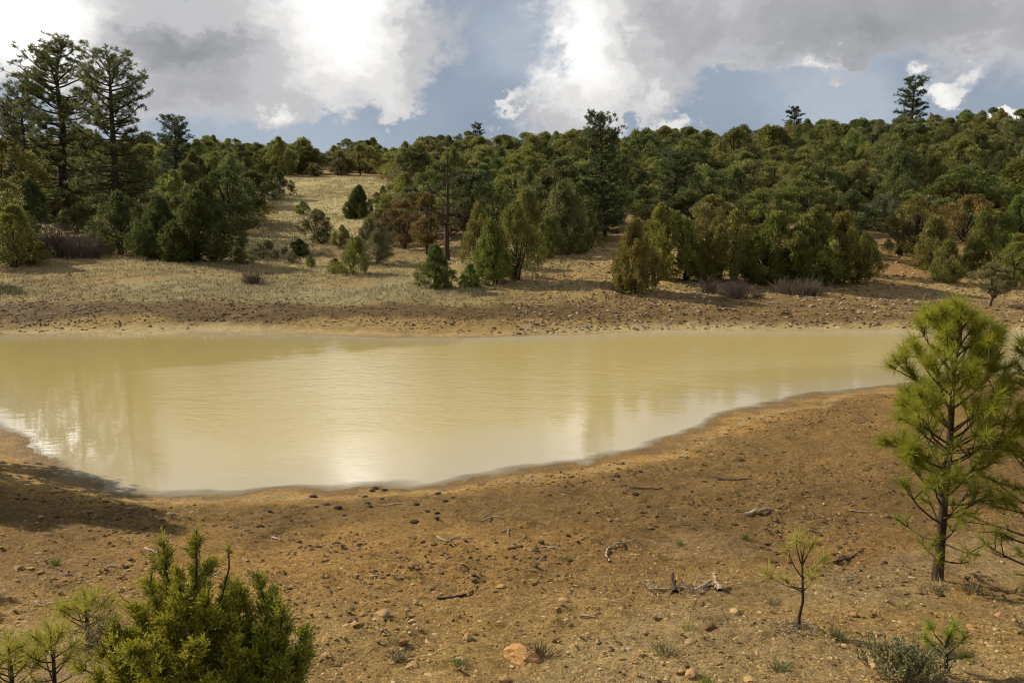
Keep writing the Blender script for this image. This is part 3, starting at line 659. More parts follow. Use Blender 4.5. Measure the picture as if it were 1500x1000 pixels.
for (x, y, s) in cand:
    u = x / y; px = PX0 + u * F * .99
    if 378 < px < 585 and y < 122: continue
    if 330 < px < 386 and y < 56: continue
    if px < 400 and y < 62 and grid.random() < .75: continue
    if 566 <= px < 720 and y < 47: continue
    if px >= 720 and y < 42 + 3 * grid.random(): continue
    if 1270 < px < 1330 and y < 50: continue
    if 200 < px < 400 and 62 < y < 80 and grid.random() < .7: continue
    if grid.random() < .06: continue
    if any((x - a_) ** 2 + (y - b_) ** 2 < (c_ * .8 + .9) ** 2 for a_, b_, c_ in TX): continue
    z = hz(x, y) - .05; H = s * (.50 + .44 * grid.random()); H = min(H, 5.4); W = min(s * (.66 + .34 * grid.random()), 6.0)
    if y > 140: H = 3.2 + 2.6 * grid.random() ** 2
    zn = next((q for q in zones if q[0] <= px < q[1]), zones[0] if px < 0 else zones[-1])
    r = grid.random(); isj = grid.random() < .5
    base_c = [GREEN, OLIVE, DARK, BLUEG, GREY, YEL, RUST][int(np.searchsorted([.34, .62, .82, .90, .975, .997], r))]
    cn = {'GREEN': 'green', }
    word = ['green', 'olive', 'dark', 'bluish green', 'grey green', 'yellowish', 'rusty'][int(np.searchsorted([.34, .62, .82, .90, .975, .997], r))]
    base_c = tuple(1.12 * (.66 * v + .34 * w) for v, w in zip(base_c, (.158, .160, .056)))
    shade_ = jit(base_c, .14)
    rank = 'low on' if y < 72 else ('halfway up' if y < 108 else 'high on')
    size = 'squat' if H / W < .72 else ('tall' if H / W > .98 else ('broad' if W > s * 1.12 else 'rounded'))
    py_ = 345 - (z + H / 2 - CAMZ) / y * F
    lm = min(LMARK, key=lambda q: math.hypot(q[0] - px, (q[1] - py_) * 1.4)); ddx, ddy = px - lm[0], (py_ - lm[1]) * 1.4
    rel = ('right of' if ddx > 0 else 'left of') if abs(ddx) > abs(ddy) else ('below' if ddy > 0 else 'above')
    if isj:
        var = (JUN + CON)[int(grid.integers(8))]; njun += 1; nm, ct, kd = J, 'juniper', 'juniper'
    else:
        var = PIN[int(grid.integers(5))]; npin += 1; nm, ct, kd = P_, 'pinyon pine', 'pinyon'; H *= 1.06
    lab = f'{size} {word} {kd} {rank} {zn[2]}, {rel} {lm[2]}'
    if len(lab.split()) > 16: lab = lab[len(size) + 1:]
    plant(nm, var, (x, y, z), H, W, grid.random() * 6.28, shade_, lab if 1 else f'{size} {word} {kd} {rank} {zn[2]}, {rel} {lm[2]}', ct, lab.replace(kd, kd + 's'))

# low scrub between the trees
nsh = 0
for q in range(2600):
    y = 44 + 92 * grid.random() ** 1.15; px = -20 + 1540 * grid.random(); x = (px - PX0) / F * y * 1.01
    if 385 < px < 575 and y < 120 and grid.random() < .93: continue
    if px < 400 and y < 60: continue
    if px > 560 and y < 48: continue
    if nsh >= 290: break
    if any((x - a_) ** 2 + (y - b_) ** 2 < (c_ * .8) ** 2 for a_, b_, c_ in TX): continue
    nsh += 1; c_ = [OLIVE, GREY, GREEN, RUST, YEL][int(np.searchsorted([.4, .65, .85, .93], grid.random()))]; word = {OLIVE: 'olive', GREY: 'grey green', GREEN: 'green', RUST: 'brownish', YEL: 'yellowish'}[c_]
    H = 1.0 + 1.3 * grid.random(); zn = next((q_ for q_ in zones if q_[0] <= px < q_[1]), zones[0] if px < 0 else zones[-1]); zz = hz(x, y)
    py_ = 345 - (zz + H / 2 - CAMZ) / y * F
    lm = min(LMARK, key=lambda q_: math.hypot(q_[0] - px, (q_[1] - py_) * 1.4)); ddx, ddy = px - lm[0], (py_ - lm[1]) * 1.4
    rel = ('right of' if ddx > 0 else 'left of') if abs(ddx) > abs(ddy) else ('below' if ddy > 0 else 'above')
    lab = f"low {word} shrub on {zn[2]}, {rel} {lm[2]}"
    plant('shrub', JUN[int(grid.integers(5))], (x, y, zz - .05), H, H * (1.0 + .6 * grid.random()), grid.random() * 6.28, jit(tuple(.8 * v + .03 for v in c_), .14), lab, 'shrub', lab.replace('shrub', 'shrubs'))
# trees just outside the left edge, whose shade falls on the near mud
for (x, y, H, W) in ((-9.0, 10.2, 3.9, 2.6), (-6.3, 6.3, 2.3, 1.5), (-8.3, 9.0, 2.6, 2.0), (-24.3, 33.6, 3.8, 3.6)):
    plant(J, BIG[0], (x, y, hz(x, y) - .05), H, W, 1.3 * x, DARK, 'juniper off the left edge whose shade falls on the near mud', 'juniper', 'junipers beyond the left edge')

# dead trunk and leafless brush
def dead_tree(seed, H, r0, nb, spread, mat, up=.3, gnarl=.05, sub=3):
    rg = np.random.default_rng(seed); tk = Bag(); br = Bag(); BR = []
    ax = wob(np.array([0, 0, -.15]), np.array([rg.normal() * .03 * H, 0, H]), 12, gnarl * .3, rg); tk.add(tube(ax, np.linspace(r0, r0 * .12, 12), 8))
    for k in range(nb):
        f = .25 + .75 * rg.random(); i = min(int(f * 11), 10); p0 = ax[i]; ang = rg.random() * 6.3
        L_ = spread * (1.1 - f) * (.5 + .8 * rg.random()) + .1 * spread
        p1 = p0 + np.array([math.cos(ang), math.sin(ang), up * (1 + rg.normal() * .6)]) * L_; pts = wob(p0, p1, 6, .12, rg); br.add(tube(pts, np.linspace(r0 * .2, r0 * .05, 6), 4))
        for s in range(sub):
            j = int(rg.integers(2, 6)); q = pts[j] + (unit(rg.normal(size=3)) + np.array([0, 0, .3])) * L_ * .4; br.add(tube(wob(pts[j], q, 4, .12, rg), np.linspace(r0 * .08, r0 * .03, 4), 3))
        BR.append(br.mesh('dead_branch', mat)); br = Bag()
    return tk.mesh('dead_trunk', mat, True), BR
g = ground(655, 382); H = CAMZ + ray(655, 222)[1] * g[1] - g[2]
tm, bm = dead_tree(21, H * .96, .15, 54, 1.6, MAT_DARKWOOD)
e_ = link('dead_snag', None, None, g); tag(e_, 'tall dark dead trunk with bare broken branches in the centre left wood', 'dead tree'); link('trunk', tm, e_)
for b_ in bm: link('branch', b_, e_)
def brush(seed, n_, H, W, mat, depth=None, tn=.5, fan=.9):
    rg = np.random.default_rng(seed); b_ = Bag(); depth = depth or W
    for k in range(n_):
        p0 = np.array([rg.normal() * W * .22, rg.normal() * depth * .22, 0]); dr = np.array([rg.normal() * fan * .5 + p0[0] * .6 / W, rg.normal() * fan * .4, 1.0]); L_ = H * (.45 + .65 * rg.random())
        p1 = p0 + unit(dr) * L_; pts = wob(p0, p1, 5, .10, rg); b_.add(tube(pts, np.linspace(.012, .004, 5) * max(H, .25) * 1.2, 3))
        for s in range(4):
            j = int(rg.integers(1, 5)); q = pts[j] + unit(np.array([rg.normal(), rg.normal(), 1.0 + rg.random()])) * L_ * .35; b_.add(tube(wob(pts[j], q, 3, .1, rg), np.linspace(.006, .003, 3) * max(H, .25) * 1.2, 3))
    return b_.mesh('brush_twigs', mat)
MAT_PURPLE = rough_mat('grey_purple_twigs', (.08, .06, .045), (.17, .13, .10), 9, .9, .2)
bs = [brush(31, 260, 1.5, 2.2, MAT_PURPLE), brush(32, 240, 1.2, 2.0, MAT_PURPLE), brush(33, 120, .9, 1.4, MAT_PURPLE)]
for i, (px, b_, s, lb) in enumerate(((85, 377, 1.0, 'leafless grey purple brush, left clump under the tall pines'), (128, 378, .95, 'leafless grey purple brush, right clump under the tall pines'), (155, 372, .7, 'thin leafless grey bush below the right tall pine'))):
    g = ground(px, b_); tag(link('leafless_brush', bs[i % 3], None, g - np.array([0, 0, .05]), i * 1.1, s), lb, 'dry brush')
for i, (px, b_, s, lb) in enumerate(((1040, 430, .62, 'dry twiggy brush at the foot of the thicket, left of the pale branch'), (1075, 434, .5, 'dry brush below the thicket beside the pale branch'), (1150, 432, .62, 'dry twigs heaped below the broad thicket juniper'), (1185, 432, .45, 'small dry brush heap at the shaded foot of the thicket'),
        (905, 428, .42, 'reddish dry bush left of the leftmost thicket juniper'), (370, 416, .42, 'small round dry bush alone on the far grassy flat'), (1110, 436, .35, 'low dry brush in the shade under the thicket'))):
    g = ground(px, b_); tag(link('dry_brush', bs[2 - i % 2], None, g - np.array([0, 0, .03]), i * 1.7, s), lb, 'dry brush')

# ------------------------------------------------------------------ sticks, logs, branches
def stick(pts_px, r, label, mat=MAT_GREYWOOD, name='fallen_branch', cat='branch', lift=.012, twigs=0, seed=0):
    rg = np.random.default_rng(seed + 900); P = []
    for p in pts_px:
        g = ground(p[0], p[1]); g[2] += lift + (p[2] if len(p) > 2 else 0); P.append(g)
    P = np.array(P); base = P[0].copy(); Q_ = P - base; n_ = len(Q_)
    tt = np.linspace(0, n_ - 1, n_ * 4); S = np.stack([np.interp(tt, np.arange(n_), Q_[:, k]) for k in range(3)], 1)
    S += rg.normal(size=S.shape) * r * .25
    b_ = Bag(); b_.add(tube(S, np.linspace(r, r * .45, len(S)), 6))
    for k in range(twigs):
        i = int(rg.integers(1, len(S))); q = S[i] + unit(np.array([rg.normal(), rg.normal(), abs(rg.normal()) * .5])) * np.linalg.norm(S[-1]) * (.12 + .2 * rg.random())
        b_.add(tube(wob(S[i], q, 4, .1, rg), np.linspace(r * .4, r * .15, 4), 4))
    return tag(link(name, b_.mesh(name, mat, True), None, base), label, cat)
stick([(893, 829), (888, 818), (889, 810), (905, 805), (918, 798), (932, 790)], .011, 'crooked bare stick lying bent on the mud near the centre', seed=1)
stick([(640, 789), (655, 795), (668, 791), (690, 791)], .011, 'pale twig with a knotted end lying left of centre', twigs=2, seed=2)
stick([(1092, 757), (1110, 756), (1136, 750)], .028, 'short grey log lying on the mud beyond the small seedling', seed=3, cat='log', name='fallen_log')
stick([(1232, 750), (1250, 749), (1270, 751)], .012, 'thin grey stick on the mud left of the young pine', seed=4)
stick([(1222, 828), (1236, 823), (1246, 818), (1254, 812)], .013, 'dark crooked stick between the seedling and the young pine', MAT_DARKWOOD, seed=5)
stick([(1040, 862), (1020, 866), (1000, 864), (975, 866), (950, 866)], .013, 'grey driftwood branch in a heap of litter near the centre bottom', twigs=7, seed=6)
stick([(1055, 868), (1050, 862, .02), (1046, 858, .05)], .026, 'upright knob of grey driftwood beside the litter heap', seed=7, name='driftwood_stump', cat='driftwood')
stick([(988, 872), (987, 865, .03), (984, 858, .08)], .022, 'dark upright stub beside the driftwood branch', MAT_DARKWOOD, seed=8, name='driftwood_stump', cat='driftwood')
stick([(640, 873), (670, 874), (688, 868), (700, 860)], .010, 'curved dark twig on the gravel below centre', MAT_DARKWOOD, seed=9)
stick([(705, 764), (722, 758), (738, 760)], .009, 'pale bent twig right of the scattered dark clods', seed=10)
stick([(735, 780), (745, 776), (744, 784)], .008, 'small pale hooked twig left of the centre bottom', seed=11)
stick([(212, 805), (225, 812), (230, 815)], .012, 'white broken twig above the near juniper bush', seed=12)
stick([(400, 789), (412, 793)], .013, 'short pale twig on the mud right of the near juniper', seed=13)
stick([(785, 808), (800, 803), (812, 806)], .009, 'forked grey twig beside a grey pebble near the centre', twigs=6, seed=14)
stick([(850, 902), (875, 904)], .010, 'short pale stick on the gravel right of the centre bottom', seed=15)
stick([(560, 740), (600, 739)], .009, 'thin pale twig by the mud of the near shore', seed=16)
stick([(1052, 702), (1085, 706), (1100, 700)], .012, 'dark stick washed up beside the near shore at right', MAT_DARKWOOD, seed=17)
stick([(910, 715), (940, 718), (970, 714)], .012, 'dark driftwood twig on the wet sand right of centre', MAT_DARKWOOD, seed=18, twigs=3)
stick([(1008, 413), (1030, 420), (1052, 428, .1)], .03, 'pale fallen branch leaning out of the thicket, left one', seed=19, twigs=3)
stick([(1115, 415, .3), (1135, 425, .1), (1150, 432)], .03, 'pale fallen branch leaning out of the thicket, right one', seed=20, twigs=3)
stick([(1338, 447), (1350, 444), (1362, 445), (1376, 444)], .045, 'grey dead limb on the right bank beyond the young pine', seed=21, twigs=4)
stick([(1142, 405), (1152, 394, .5), (1158, 386, .9)], .09, 'leaning dead trunk under the broad thicket juniper', MAT_GREYWOOD, seed=22, name='leaning_dead_trunk', cat='dead trunk')
stick([(130, 884), (60, 890), (50, 888)], .008, 'pale fallen twigs left of the near juniper bush', seed=23, twigs=5)
for i, (px, py) in enumerate(((20, 450), (75, 461), (112, 457), (128, 459), (145, 456), (165, 452))):
    stick([(px - 7, py + 1), (px + 8, py - 1 + i % 2)], .035, ['pale driftwood piece at the far left of the far shore', 'pale driftwood piece on the left far shore, second from the edge', 'bleached driftwood piece, left one of the middle pair on the far shore', 'small bleached driftwood chip on the left far shore', 'thin bleached driftwood piece on the left far shore', 'rightmost pale driftwood piece on the left far shore'][i], seed=30 + i, name='driftwood', cat='driftwood')

# ------------------------------------------------------------------ rocks
def rock_mesh(seed, sub=2, flat_=.6):
    import bmesh
    rg = np.random.default_rng(seed); bm_ = bmesh.new(); bmesh.ops.create_icosphere(bm_, subdivisions=sub, radius=1)
    V = np.array([v.co for v in bm_.verts]); T = np.array([[v.index for v in f.verts] for f in bm_.faces]); bm_.free()
    for k in range(9):                                   # chop with random planes for facets
        nrm = sph(rg, 1)[0]; dd_ = V @ nrm; lim = .55 + .3 * rg.random(); V = V - np.maximum(dd_ - lim, 0)[:, None] * nrm
    V = V * (1 + .05 * rg.normal(size=(len(V), 1))) * np.array([1, .75 + .3 * rg.random(), flat_])
    return V, T
RK = [mesh('rock', *rock_mesh(50 + i, 3 if i < 4 else 2), mats=(MAT_STONE,), smooth=False) for i in range(8)]
ROCKS = [(768, 962, 34, (1.35, .98, .60), 'large orange tan rock lying in the bottom centre'), (560, 908, 17, (1.2, 1.05, .8), 'pale flat stone left of centre near the bottom'),
 (602, 908, 13, (1.2, 1.05, .85), 'pale stone right of the flat one near the bottom'), (515, 910, 13, (.55, .42, .35), 'dark brown stone left of the pale flat stone'), (500, 902, 7, (.9, .7, .5), 'small brown stone touching the dark stone'),
 (826, 882, 10, (1.35, 1.15, .85), 'pale squarish stone left of the driftwood heap'), (1077, 898, 11, (1.5, 1.3, .95), 'bright cream stone right of the driftwood heap'), (1038, 922, 13, (.6, .45, .33), 'dark wedge shaped stone below the driftwood heap'),
 (478, 962, 11, (1.2, .95, .65), 'tan stone beside the near juniper bush'), (605, 975, 15, (1.3, 1.05, .75), 'broad tan stone at the bottom edge left of the orange rock'), (812, 936, 8, (1.0, .8, .55), 'upright tan stone above the orange rock'),
 (842, 946, 11, (1.2, 1.0, .7), 'flat pale stone right of the orange rock'), (1010, 938, 14, (1.0, .85, .65), 'flat grey tan slab below the dark wedge stone'), (1100, 994, 12, (1.4, 1.15, .8), 'cream stone at the bottom edge right of centre'),
 (1012, 990, 14, (1.35, 1.1, .75), 'long cream stone at the bottom edge'), (734, 862, 8, (1.4, 1.25, 1), 'small white stone on the gravel right of centre'), (685, 936, 9, (1.4, 1.15, .8), 'small cream stone left of the orange rock'),
 (590, 945, 10, (.85, .62, .42), 'brown stone above the sage tuft'), (28, 834, 11, (1.3, 1.1, .85), 'pale stone in the sun at the left edge'), (60, 842, 7, (1.2, 1, .75), 'small pale stone right of the one at the left edge'),
 (97, 848, 10, (.55, .42, .34), 'brown stone left of the near juniper bush'), (70, 833, 9, (.6, .5, .4), 'dark stone just below the tree shade at left'), (163, 830, 10, (1.0, .9, .8), 'grey stone at the edge of the tree shade'),
 (250, 757, 9, (1.1, .95, .8), 'grey stone on the mud above the near juniper'), (60, 762, 5, (1.3, 1.15, 1), 'small pale stone in the tree shade'), (190, 745, 6, (1.1, 1, .85), 'small grey stone at the top of the tree shade'),
 (775, 809, 7, (1.0, .9, .75), 'grey pebble left of the forked twig'), (985, 870, 8, (.5, .38, .3), 'dark stone at the foot of the driftwood stub'), (865, 862, 8, (.5, .38, .3), 'dark brown stone in line with the driftwood'),
 (888, 866, 6, (.5, .36, .28), 'small dark stone next to the dark brown one'), (1120, 905, 7, (1.1, .9, .6), 'tan stone right of the cream stone'), (1250, 905, 8, (1.2, .9, .6), 'tan stone right of the seedling'), (1465, 905, 12, (1.3, 1.0, .68), 'tan slab at the lower right edge'),
 (1425, 925, 10, (1.25, .95, .62), 'tan slab below the young pine'), (1300, 882, 6, (1.2, .95, .65), 'little tan stone between seedling and young pine'), (740, 1000, 12, (1.2, .9, .6), 'tan stone cut by the bottom edge below the orange rock'), (655, 912, 7, (.8, .6, .42), 'brown stone right of the pale pair'),
 (960, 912, 7, (.9, .7, .45), 'brown stone left of the dark wedge stone'), (700, 885, 7, (.8, .65, .5), 'small brown stone above the cream stone'), (430, 880, 6, (1.1, .9, .62), 'small tan stone right of the near juniper top')]
for i, (px, py, w_, c_, lb) in enumerate(ROCKS):
    g = ground(px, py); s = w_ / F * g[1]; g[2] += s * .12
    r_ = link('rock', RK[i % 8], None, g, i * 1.9, (s, s * .9, s * (.75 if i else .8))); r_.color = (*c_, 1); tag(r_, lb, 'rock')
CL = [(550, 716, 7), (563, 717, 7), (545, 719, 5), (538, 739, 7), (535, 727, 6), (541, 741, 6), (459, 728, 7), (642, 724, 6), (640, 752, 6), (626, 751, 6), (608, 764, 8), (652, 735, 6), (640, 763, 6), (620, 795, 6), (495, 745, 7), (505, 752, 6), (380, 772, 8), (478, 737, 7), (610, 738, 6), (665, 730, 6), (625, 775, 5), (915, 712, 7), (930, 726, 7), (905, 695, 6), (560, 735, 5)]
CLL = ['largest dark dung clod at the water edge', 'dark clod touching the largest one at the water edge', 'small dark clod left of the largest one', 'dark clod below the water edge clods', 'dark clod between the shore pair and the lower one', 'dark clod paired with the lower one', 'dark clod alone near the shore left of centre', 'dark clod by the shore right of the largest one', 'right one of two dark clods side by side on the mud', 'left one of two dark clods side by side on the mud',
 'round dark clod lowest of the group left of centre', 'dark clod above the side by side pair', 'flat dark clod below the side by side pair', 'dark clod by the pale knotted twig', 'dark clod on trodden mud left of the group', 'low dark clod below the one on trodden mud', 'dark clod on the mud right of the near juniper tip', 'dark lump near the shore above the trodden mud', 'dark lump in the middle of the group', 'dark lump just right of the shore clods', 'small dark lump above the pale knotted twig', 'dark clod on the wet sand right of centre', 'dark clod below the wet sand right of centre', 'dark clod at the waterline right of centre', 'small dark clod in the upper middle of the group']
CM = [mesh('clod', *rock_mesh(80 + i, 2, .36), mats=(MAT_CLOD,), smooth=False) for i in range(4)]
for i, (px, py, w_) in enumerate(CL):
    g = ground(px, py); s = w_ / F * g[1]; g[2] += s * .1; tag(link('mud_clod', CM[i % 4], None, g, i * 1.3, s), CLL[i], 'clod', 'dark clods on the near mud')

# pebbles, clods and litter nobody could count
ICO_V, ICO_T = None, None
import bmesh
_b = bmesh.new(); bmesh.ops.create_icosphere(_b, subdivisions=1, radius=1); ICO_V = np.array([v.co for v in _b.verts]); ICO_T = np.array([[v.index for v in f.verts] for f in _b.faces]); _b.free()
def scatter_stones(name, X_, Y_, S_, mat, seed, flat_=.55, sink=.05):
    rg = np.random.default_rng(seed); n_ = len(X_); Z_ = height(X_, Y_)
    k = ICO_V.shape[0]; J_ = 1 + rg.normal(size=(n_, k, 1)) * .2
    an = rg.random(n_) * 6.28; st_ = .7 + .6 * rg.random((n_, 1, 3)); st_[:, :, 2] *= flat_
    V = ICO_V[None] * J_ * st_ * S_[:, None, None]; c_, s_ = np.cos(an)[:, None], np.sin(an)[:, None]
    x = V[..., 0] * c_ - V[..., 1] * s_; y = V[..., 0] * s_ + V[..., 1] * c_
    V = np.stack([x + X_[:, None], y + Y_[:, None], V[..., 2] + Z_[:, None] + (S_ * sink)[:, None]], -1).reshape(-1, 3)
    T = (ICO_T[None] + (np.arange(n_) * k)[:, None, None]).reshape(-1, 3)
    return mesh(name, V, T, (mat,), np.repeat(rg.random(n_) ** 1.25, k), False)
def tone_mat(name, cols, rough=.9):
    m, t_ = newmat(name); n_ = t_.nodes; l_ = t_.links; o_ = n_.new('ShaderNodeOutputMaterial'); a_ = n_.new('ShaderNodeAttribute'); a_.attribute_name = 'tone'
    r_ = n_.new('ShaderNodeValToRGB'); e__ = r_.color_ramp.elements; e__[0].color = (*cols[0], 1); e__[1].color = (*cols[-1], 1)
    for i_, c_ in enumerate(cols[1:-1]): q_ = e__.new((i_ + 1) / (len(cols) - 1)); q_.color = (*c_, 1)
    l_.new(a_.outputs['Fac'], r_.inputs[0]); b_ = n_.new('ShaderNodeBsdfPrincipled'); b_.inputs['Roughness'].default_value = rough; b_.inputs['Specular IOR Level'].default_value = .2; l_.new(r_.outputs[0], b_.inputs['Base Color']); l_.new(b_.outputs[0], o_.inputs[0]); return m
MAT_PEB = tone_mat('pebbles', [(.13, .078, .030), (.22, .132, .048), (.28, .172, .060), (.31, .20, .075), (.35, .24, .10), (.44, .34, .19)])
MAT_PEBF = tone_mat('far_stones', [(.11, .08, .045), (.20, .14, .075), (.30, .22, .13), (.44, .36, .25)])
MAT_DC = tone_mat('dark_clods', [(.05, .03, .015), (.10, .062, .026), (.17, .108, .04), (.22, .14, .055)])
rg = np.random.default_rng(5)
def sample(n_, y0, y1, pw, umin=-.72, umax=.72):
    y = y0 + (y1 - y0) * rg.random(n_) ** pw; x = (umin + (umax - umin) * rg.random(n_)) * y; return x, y
x, y = sample(52000, 3.4, 12.5, 1.2); dn_ = fbm(x, y, 1.1, 3) * 2; k = (shore(x, y) > .7) & (rg.random(len(x)) < .5 + dn_ * 1.3 + .35 * (y < 6)); x, y = x[k], y[k]
s = (.004 + .011 * rg.random(len(x)) ** 2.4) * (1 + .8 * (rg.random(len(x)) < .05)) * np.where(y < 6.5, 1.15, .9)
tag(link('gravel', scatter_stones('gravel', x, y, s, MAT_PEB, 1, .5, -.12)), 'small stones and crumbs of ochre soil strewn over the near ground', 'gravel', kind='stuff')
x, y = sample(30000, 5.4, 16, .9); dn_ = fbm(x + 20, y, .8, 4, .6) * 2; sh_ = shore(x, y); k = (sh_ > .35) & (rg.random(len(x)) < .38 + dn_ * 2.6 + .75 * ss(sh_ + dn_ * .8, .6, .9) * (1 - ss(sh_ + dn_ * .8, 1.3, 1.8)) * ss(x, -1, 1.5)); x, y = x[k], y[k]
s = .007 + .024 * rg.random(len(x)) ** 3
tag(link('soil_clods', scatter_stones('soil_clods', x, y, s, MAT_DC, 2, .4)), 'dark lumps of trodden mud scattered along the near shore', 'clods', kind='stuff')
x, y = sample(30000, 24, 44, 1.3); uu = x / y; dn_ = fbm(x, y, .35, 3) * 2
k = (shore(x, y) > .25) & (rg.random(len(x)) < np.where(uu > .0, .8, .04) + dn_ * .8); x, y = x[k], y[k]
s = .026 + .055 * rg.random(len(x)) ** 2.2
tag(link('bank_stones', scatter_stones('bank_stones', x, y, s, MAT_PEBF, 3, .6)), 'angular stones covering the slope of the far bank', 'stones', kind='stuff')
# dark tufts and clods of the strip above the far waterline
x, y = sample(16000, 25.6, 29.6, 1.0); uu = x / y
k = (shore(x, y) > 1.0) & (rg.random(len(x)) < .9 * (1 - ss(uu, .06, .5)) + .15); x, y = x[k], y[k]
s = .012 + .026 * rg.random(len(x)) ** 2.5
tag(link('shore_clods', scatter_stones('shore_clods', x, y, s, MAT_DC, 4, .6)), 'dark brown trodden clods in a strip along the far shore', 'clods', kind='stuff')

# grass
def grass_mesh(name, x, y, per, hgt, w_, seed, spread=.08, lean=.5):
    rg_ = np.random.default_rng(seed); n_ = len(x); idx = np.repeat(np.arange(n_), per); m = len(idx)
    px_ = x[idx] + rg_.normal(size=m) * spread; py_ = y[idx] + rg_.normal(size=m) * spread; P = np.stack([px_, py_, height(px_, py_) - .005], 1)
    Dr = unit(np.stack([rg_.normal(size=m) * lean, rg_.normal(size=m) * lean, np.ones(m)], 1))
    tn = np.clip(.5 + .25 * rg_.normal(size=n_)[idx] + .2 * rg_.normal(size=m), 0, 1)
    VT, t_ = blades(P, Dr, hgt * (.4 + .8 * rg_.random(m)), w_, rg_, tn); return mesh(name, *VT, (MAT_GRASS,), t_)
x, y = sample(17000, 29.5, 47, 1.0, -.75, .12); uu = x / y; k = (shore(x, y) > 2.2) & (rg.random(len(x)) < .6 + fbm(x, y, .3, 3) * 2) & (uu < .10); x, y = x[k], y[k]
o = link('dry_grass', grass_mesh('dry_grass', x, y, 6, .14, .035, 6, .10)); o.color = (.36, .30, .17, 1); tag(o, 'short dry tan grass on the far left bank', 'grass', kind='stuff')
x, y = sample(16000, 50, 122, 1.0, pxU(300), pxU(610)); k = rg.random(len(x)) < .55 + fbm(x, y, .15, 3) * 2; x, y = x[k], y[k]
o = link('meadow_grass', grass_mesh('meadow_grass', x, y, 5, .22, .07, 7, .25)); o.color = (.40, .335, .18, 1); tag(o, 'pale dry grass covering the meadow on the slope', 'grass', kind='stuff')
x, y = sample(1500, 3.3, 7.5, 1.0); k = (rg.random(len(x)) < .25 + fbm(x, y, .8, 3) * 2.6); x, y = x[k], y[k]
o = link('sparse_grass', grass_mesh('sparse_grass', x, y, 9, .035, .0035, 8, .03, .9)); o.color = (.33, .27, .12, 1); tag(o, 'sparse straw coloured grass blades on the near gravel', 'grass', kind='stuff')
# straw and twig litter
x, y = sample(6000, 3.3, 12, 1.1); k = (shore(x, y) > .8) & (rg.random(len(x)) < .45 + fbm(x + 5, y, .6, 3) * 3); x, y = x[k], y[k]; m = len(x); an = rg.random(m) * 6.28
P = np.stack([x, y, height(x, y) + .004], 1); Dr = unit(np.stack([np.cos(an), np.sin(an) * .6, rg.normal(size=m) * .10], 1))
VT, tn = blades(P, Dr, .03 + .10 * rg.random(m) ** 2, .0045, rg); o = link('twig_litter', mesh('twig_litter', *VT, (MAT_GRASS,), tn)); o.color = (.42, .34, .24, 1); tag(o, 'straw and tiny twigs littering the near ground', 'litter', kind='stuff')

TUFT = [(607, 848, .07, FRESH, 'small green tuft on the dry ground left of centre'), (995, 800, .055, (.09, .17, .03), 'bright green tuft left of the trodden patch'), (1091, 790, .07, (.10, .18, .035), 'low bright green tuft right of the trodden patch'), (829, 823, .07, (.13, .19, .05), 'green tuft near the forked twig'),
 (672, 975, .07, (.12, .18, .05), 'green tuft at the bottom left of the orange rock'), (586, 965, .09, (.20, .19, .10), 'grey green sage tuft near the bottom left of centre'), (577, 940, .07, (.17, .17, .07), 'olive tuft above the sage tuft'), (974, 953, .10, (.15, .16, .06), 'wide olive tuft near the bottom right of centre'), (1008, 925, .06, (.22, .22, .03), 'yellow green tuft by the dark wedge stone'),
 (1222, 935, .10, (.17, .18, .07), 'grassy tuft right of the seedling'), (1035, 998, .06, (.25, .25, .04), 'yellow tuft at the bottom edge'), (1140, 978, .09, (.15, .17, .06), 'olive tuft at the bottom edge below the seedling'), (1320, 890, .06, FRESH, 'small green tuft between the two right saplings'), (80, 828, .08, FRESH, 'green tuft just below the tree shade at left'), (516, 892, .05, OLIVE, 'olive tuft above the dark brown stone'), (790, 962, .11, (.10, .09, .05), 'dull dry tuft in the shadow of the orange rock'), (1130, 882, .07, (.2, .18, .09), 'straw tuft left of the seedling'), (1425, 868, .14, (.25, .19, .10), 'dry straw tuft at the foot of the young pine'), (1370, 862, .12, (.3, .24, .13), 'pale dry grass round the trunk of the young pine')]
def tuft_mesh(seed, n_=90):
    rg_ = np.random.default_rng(seed); P = np.stack([rg_.normal(size=n_) * .45, rg_.normal(size=n_) * .35, np.zeros(n_)], 1); Dr = unit(np.stack([P[:, 0] * .9 + rg_.normal(size=n_) * .4, P[:, 1] * .9 + rg_.normal(size=n_) * .4, np.ones(n_)], 1))
    VT, t_ = blades(P, Dr, .5 + .7 * rg_.random(n_), .06, rg_); return mesh('tuft', *VT, (MAT_GRASS,), t_)
TM = [tuft_mesh(i, 110) for i in range(4)]
for i, (px, py, s, c_, lb) in enumerate(TUFT):
    g = ground(px, py); o = link('grass_tuft', TM[i % 4], None, g - np.array([0, 0, .005]), i * 2.1, (s * .8, s * .8, s * .75)); o.color = (*c_, 1); tag(o, lb, 'grass tuft')

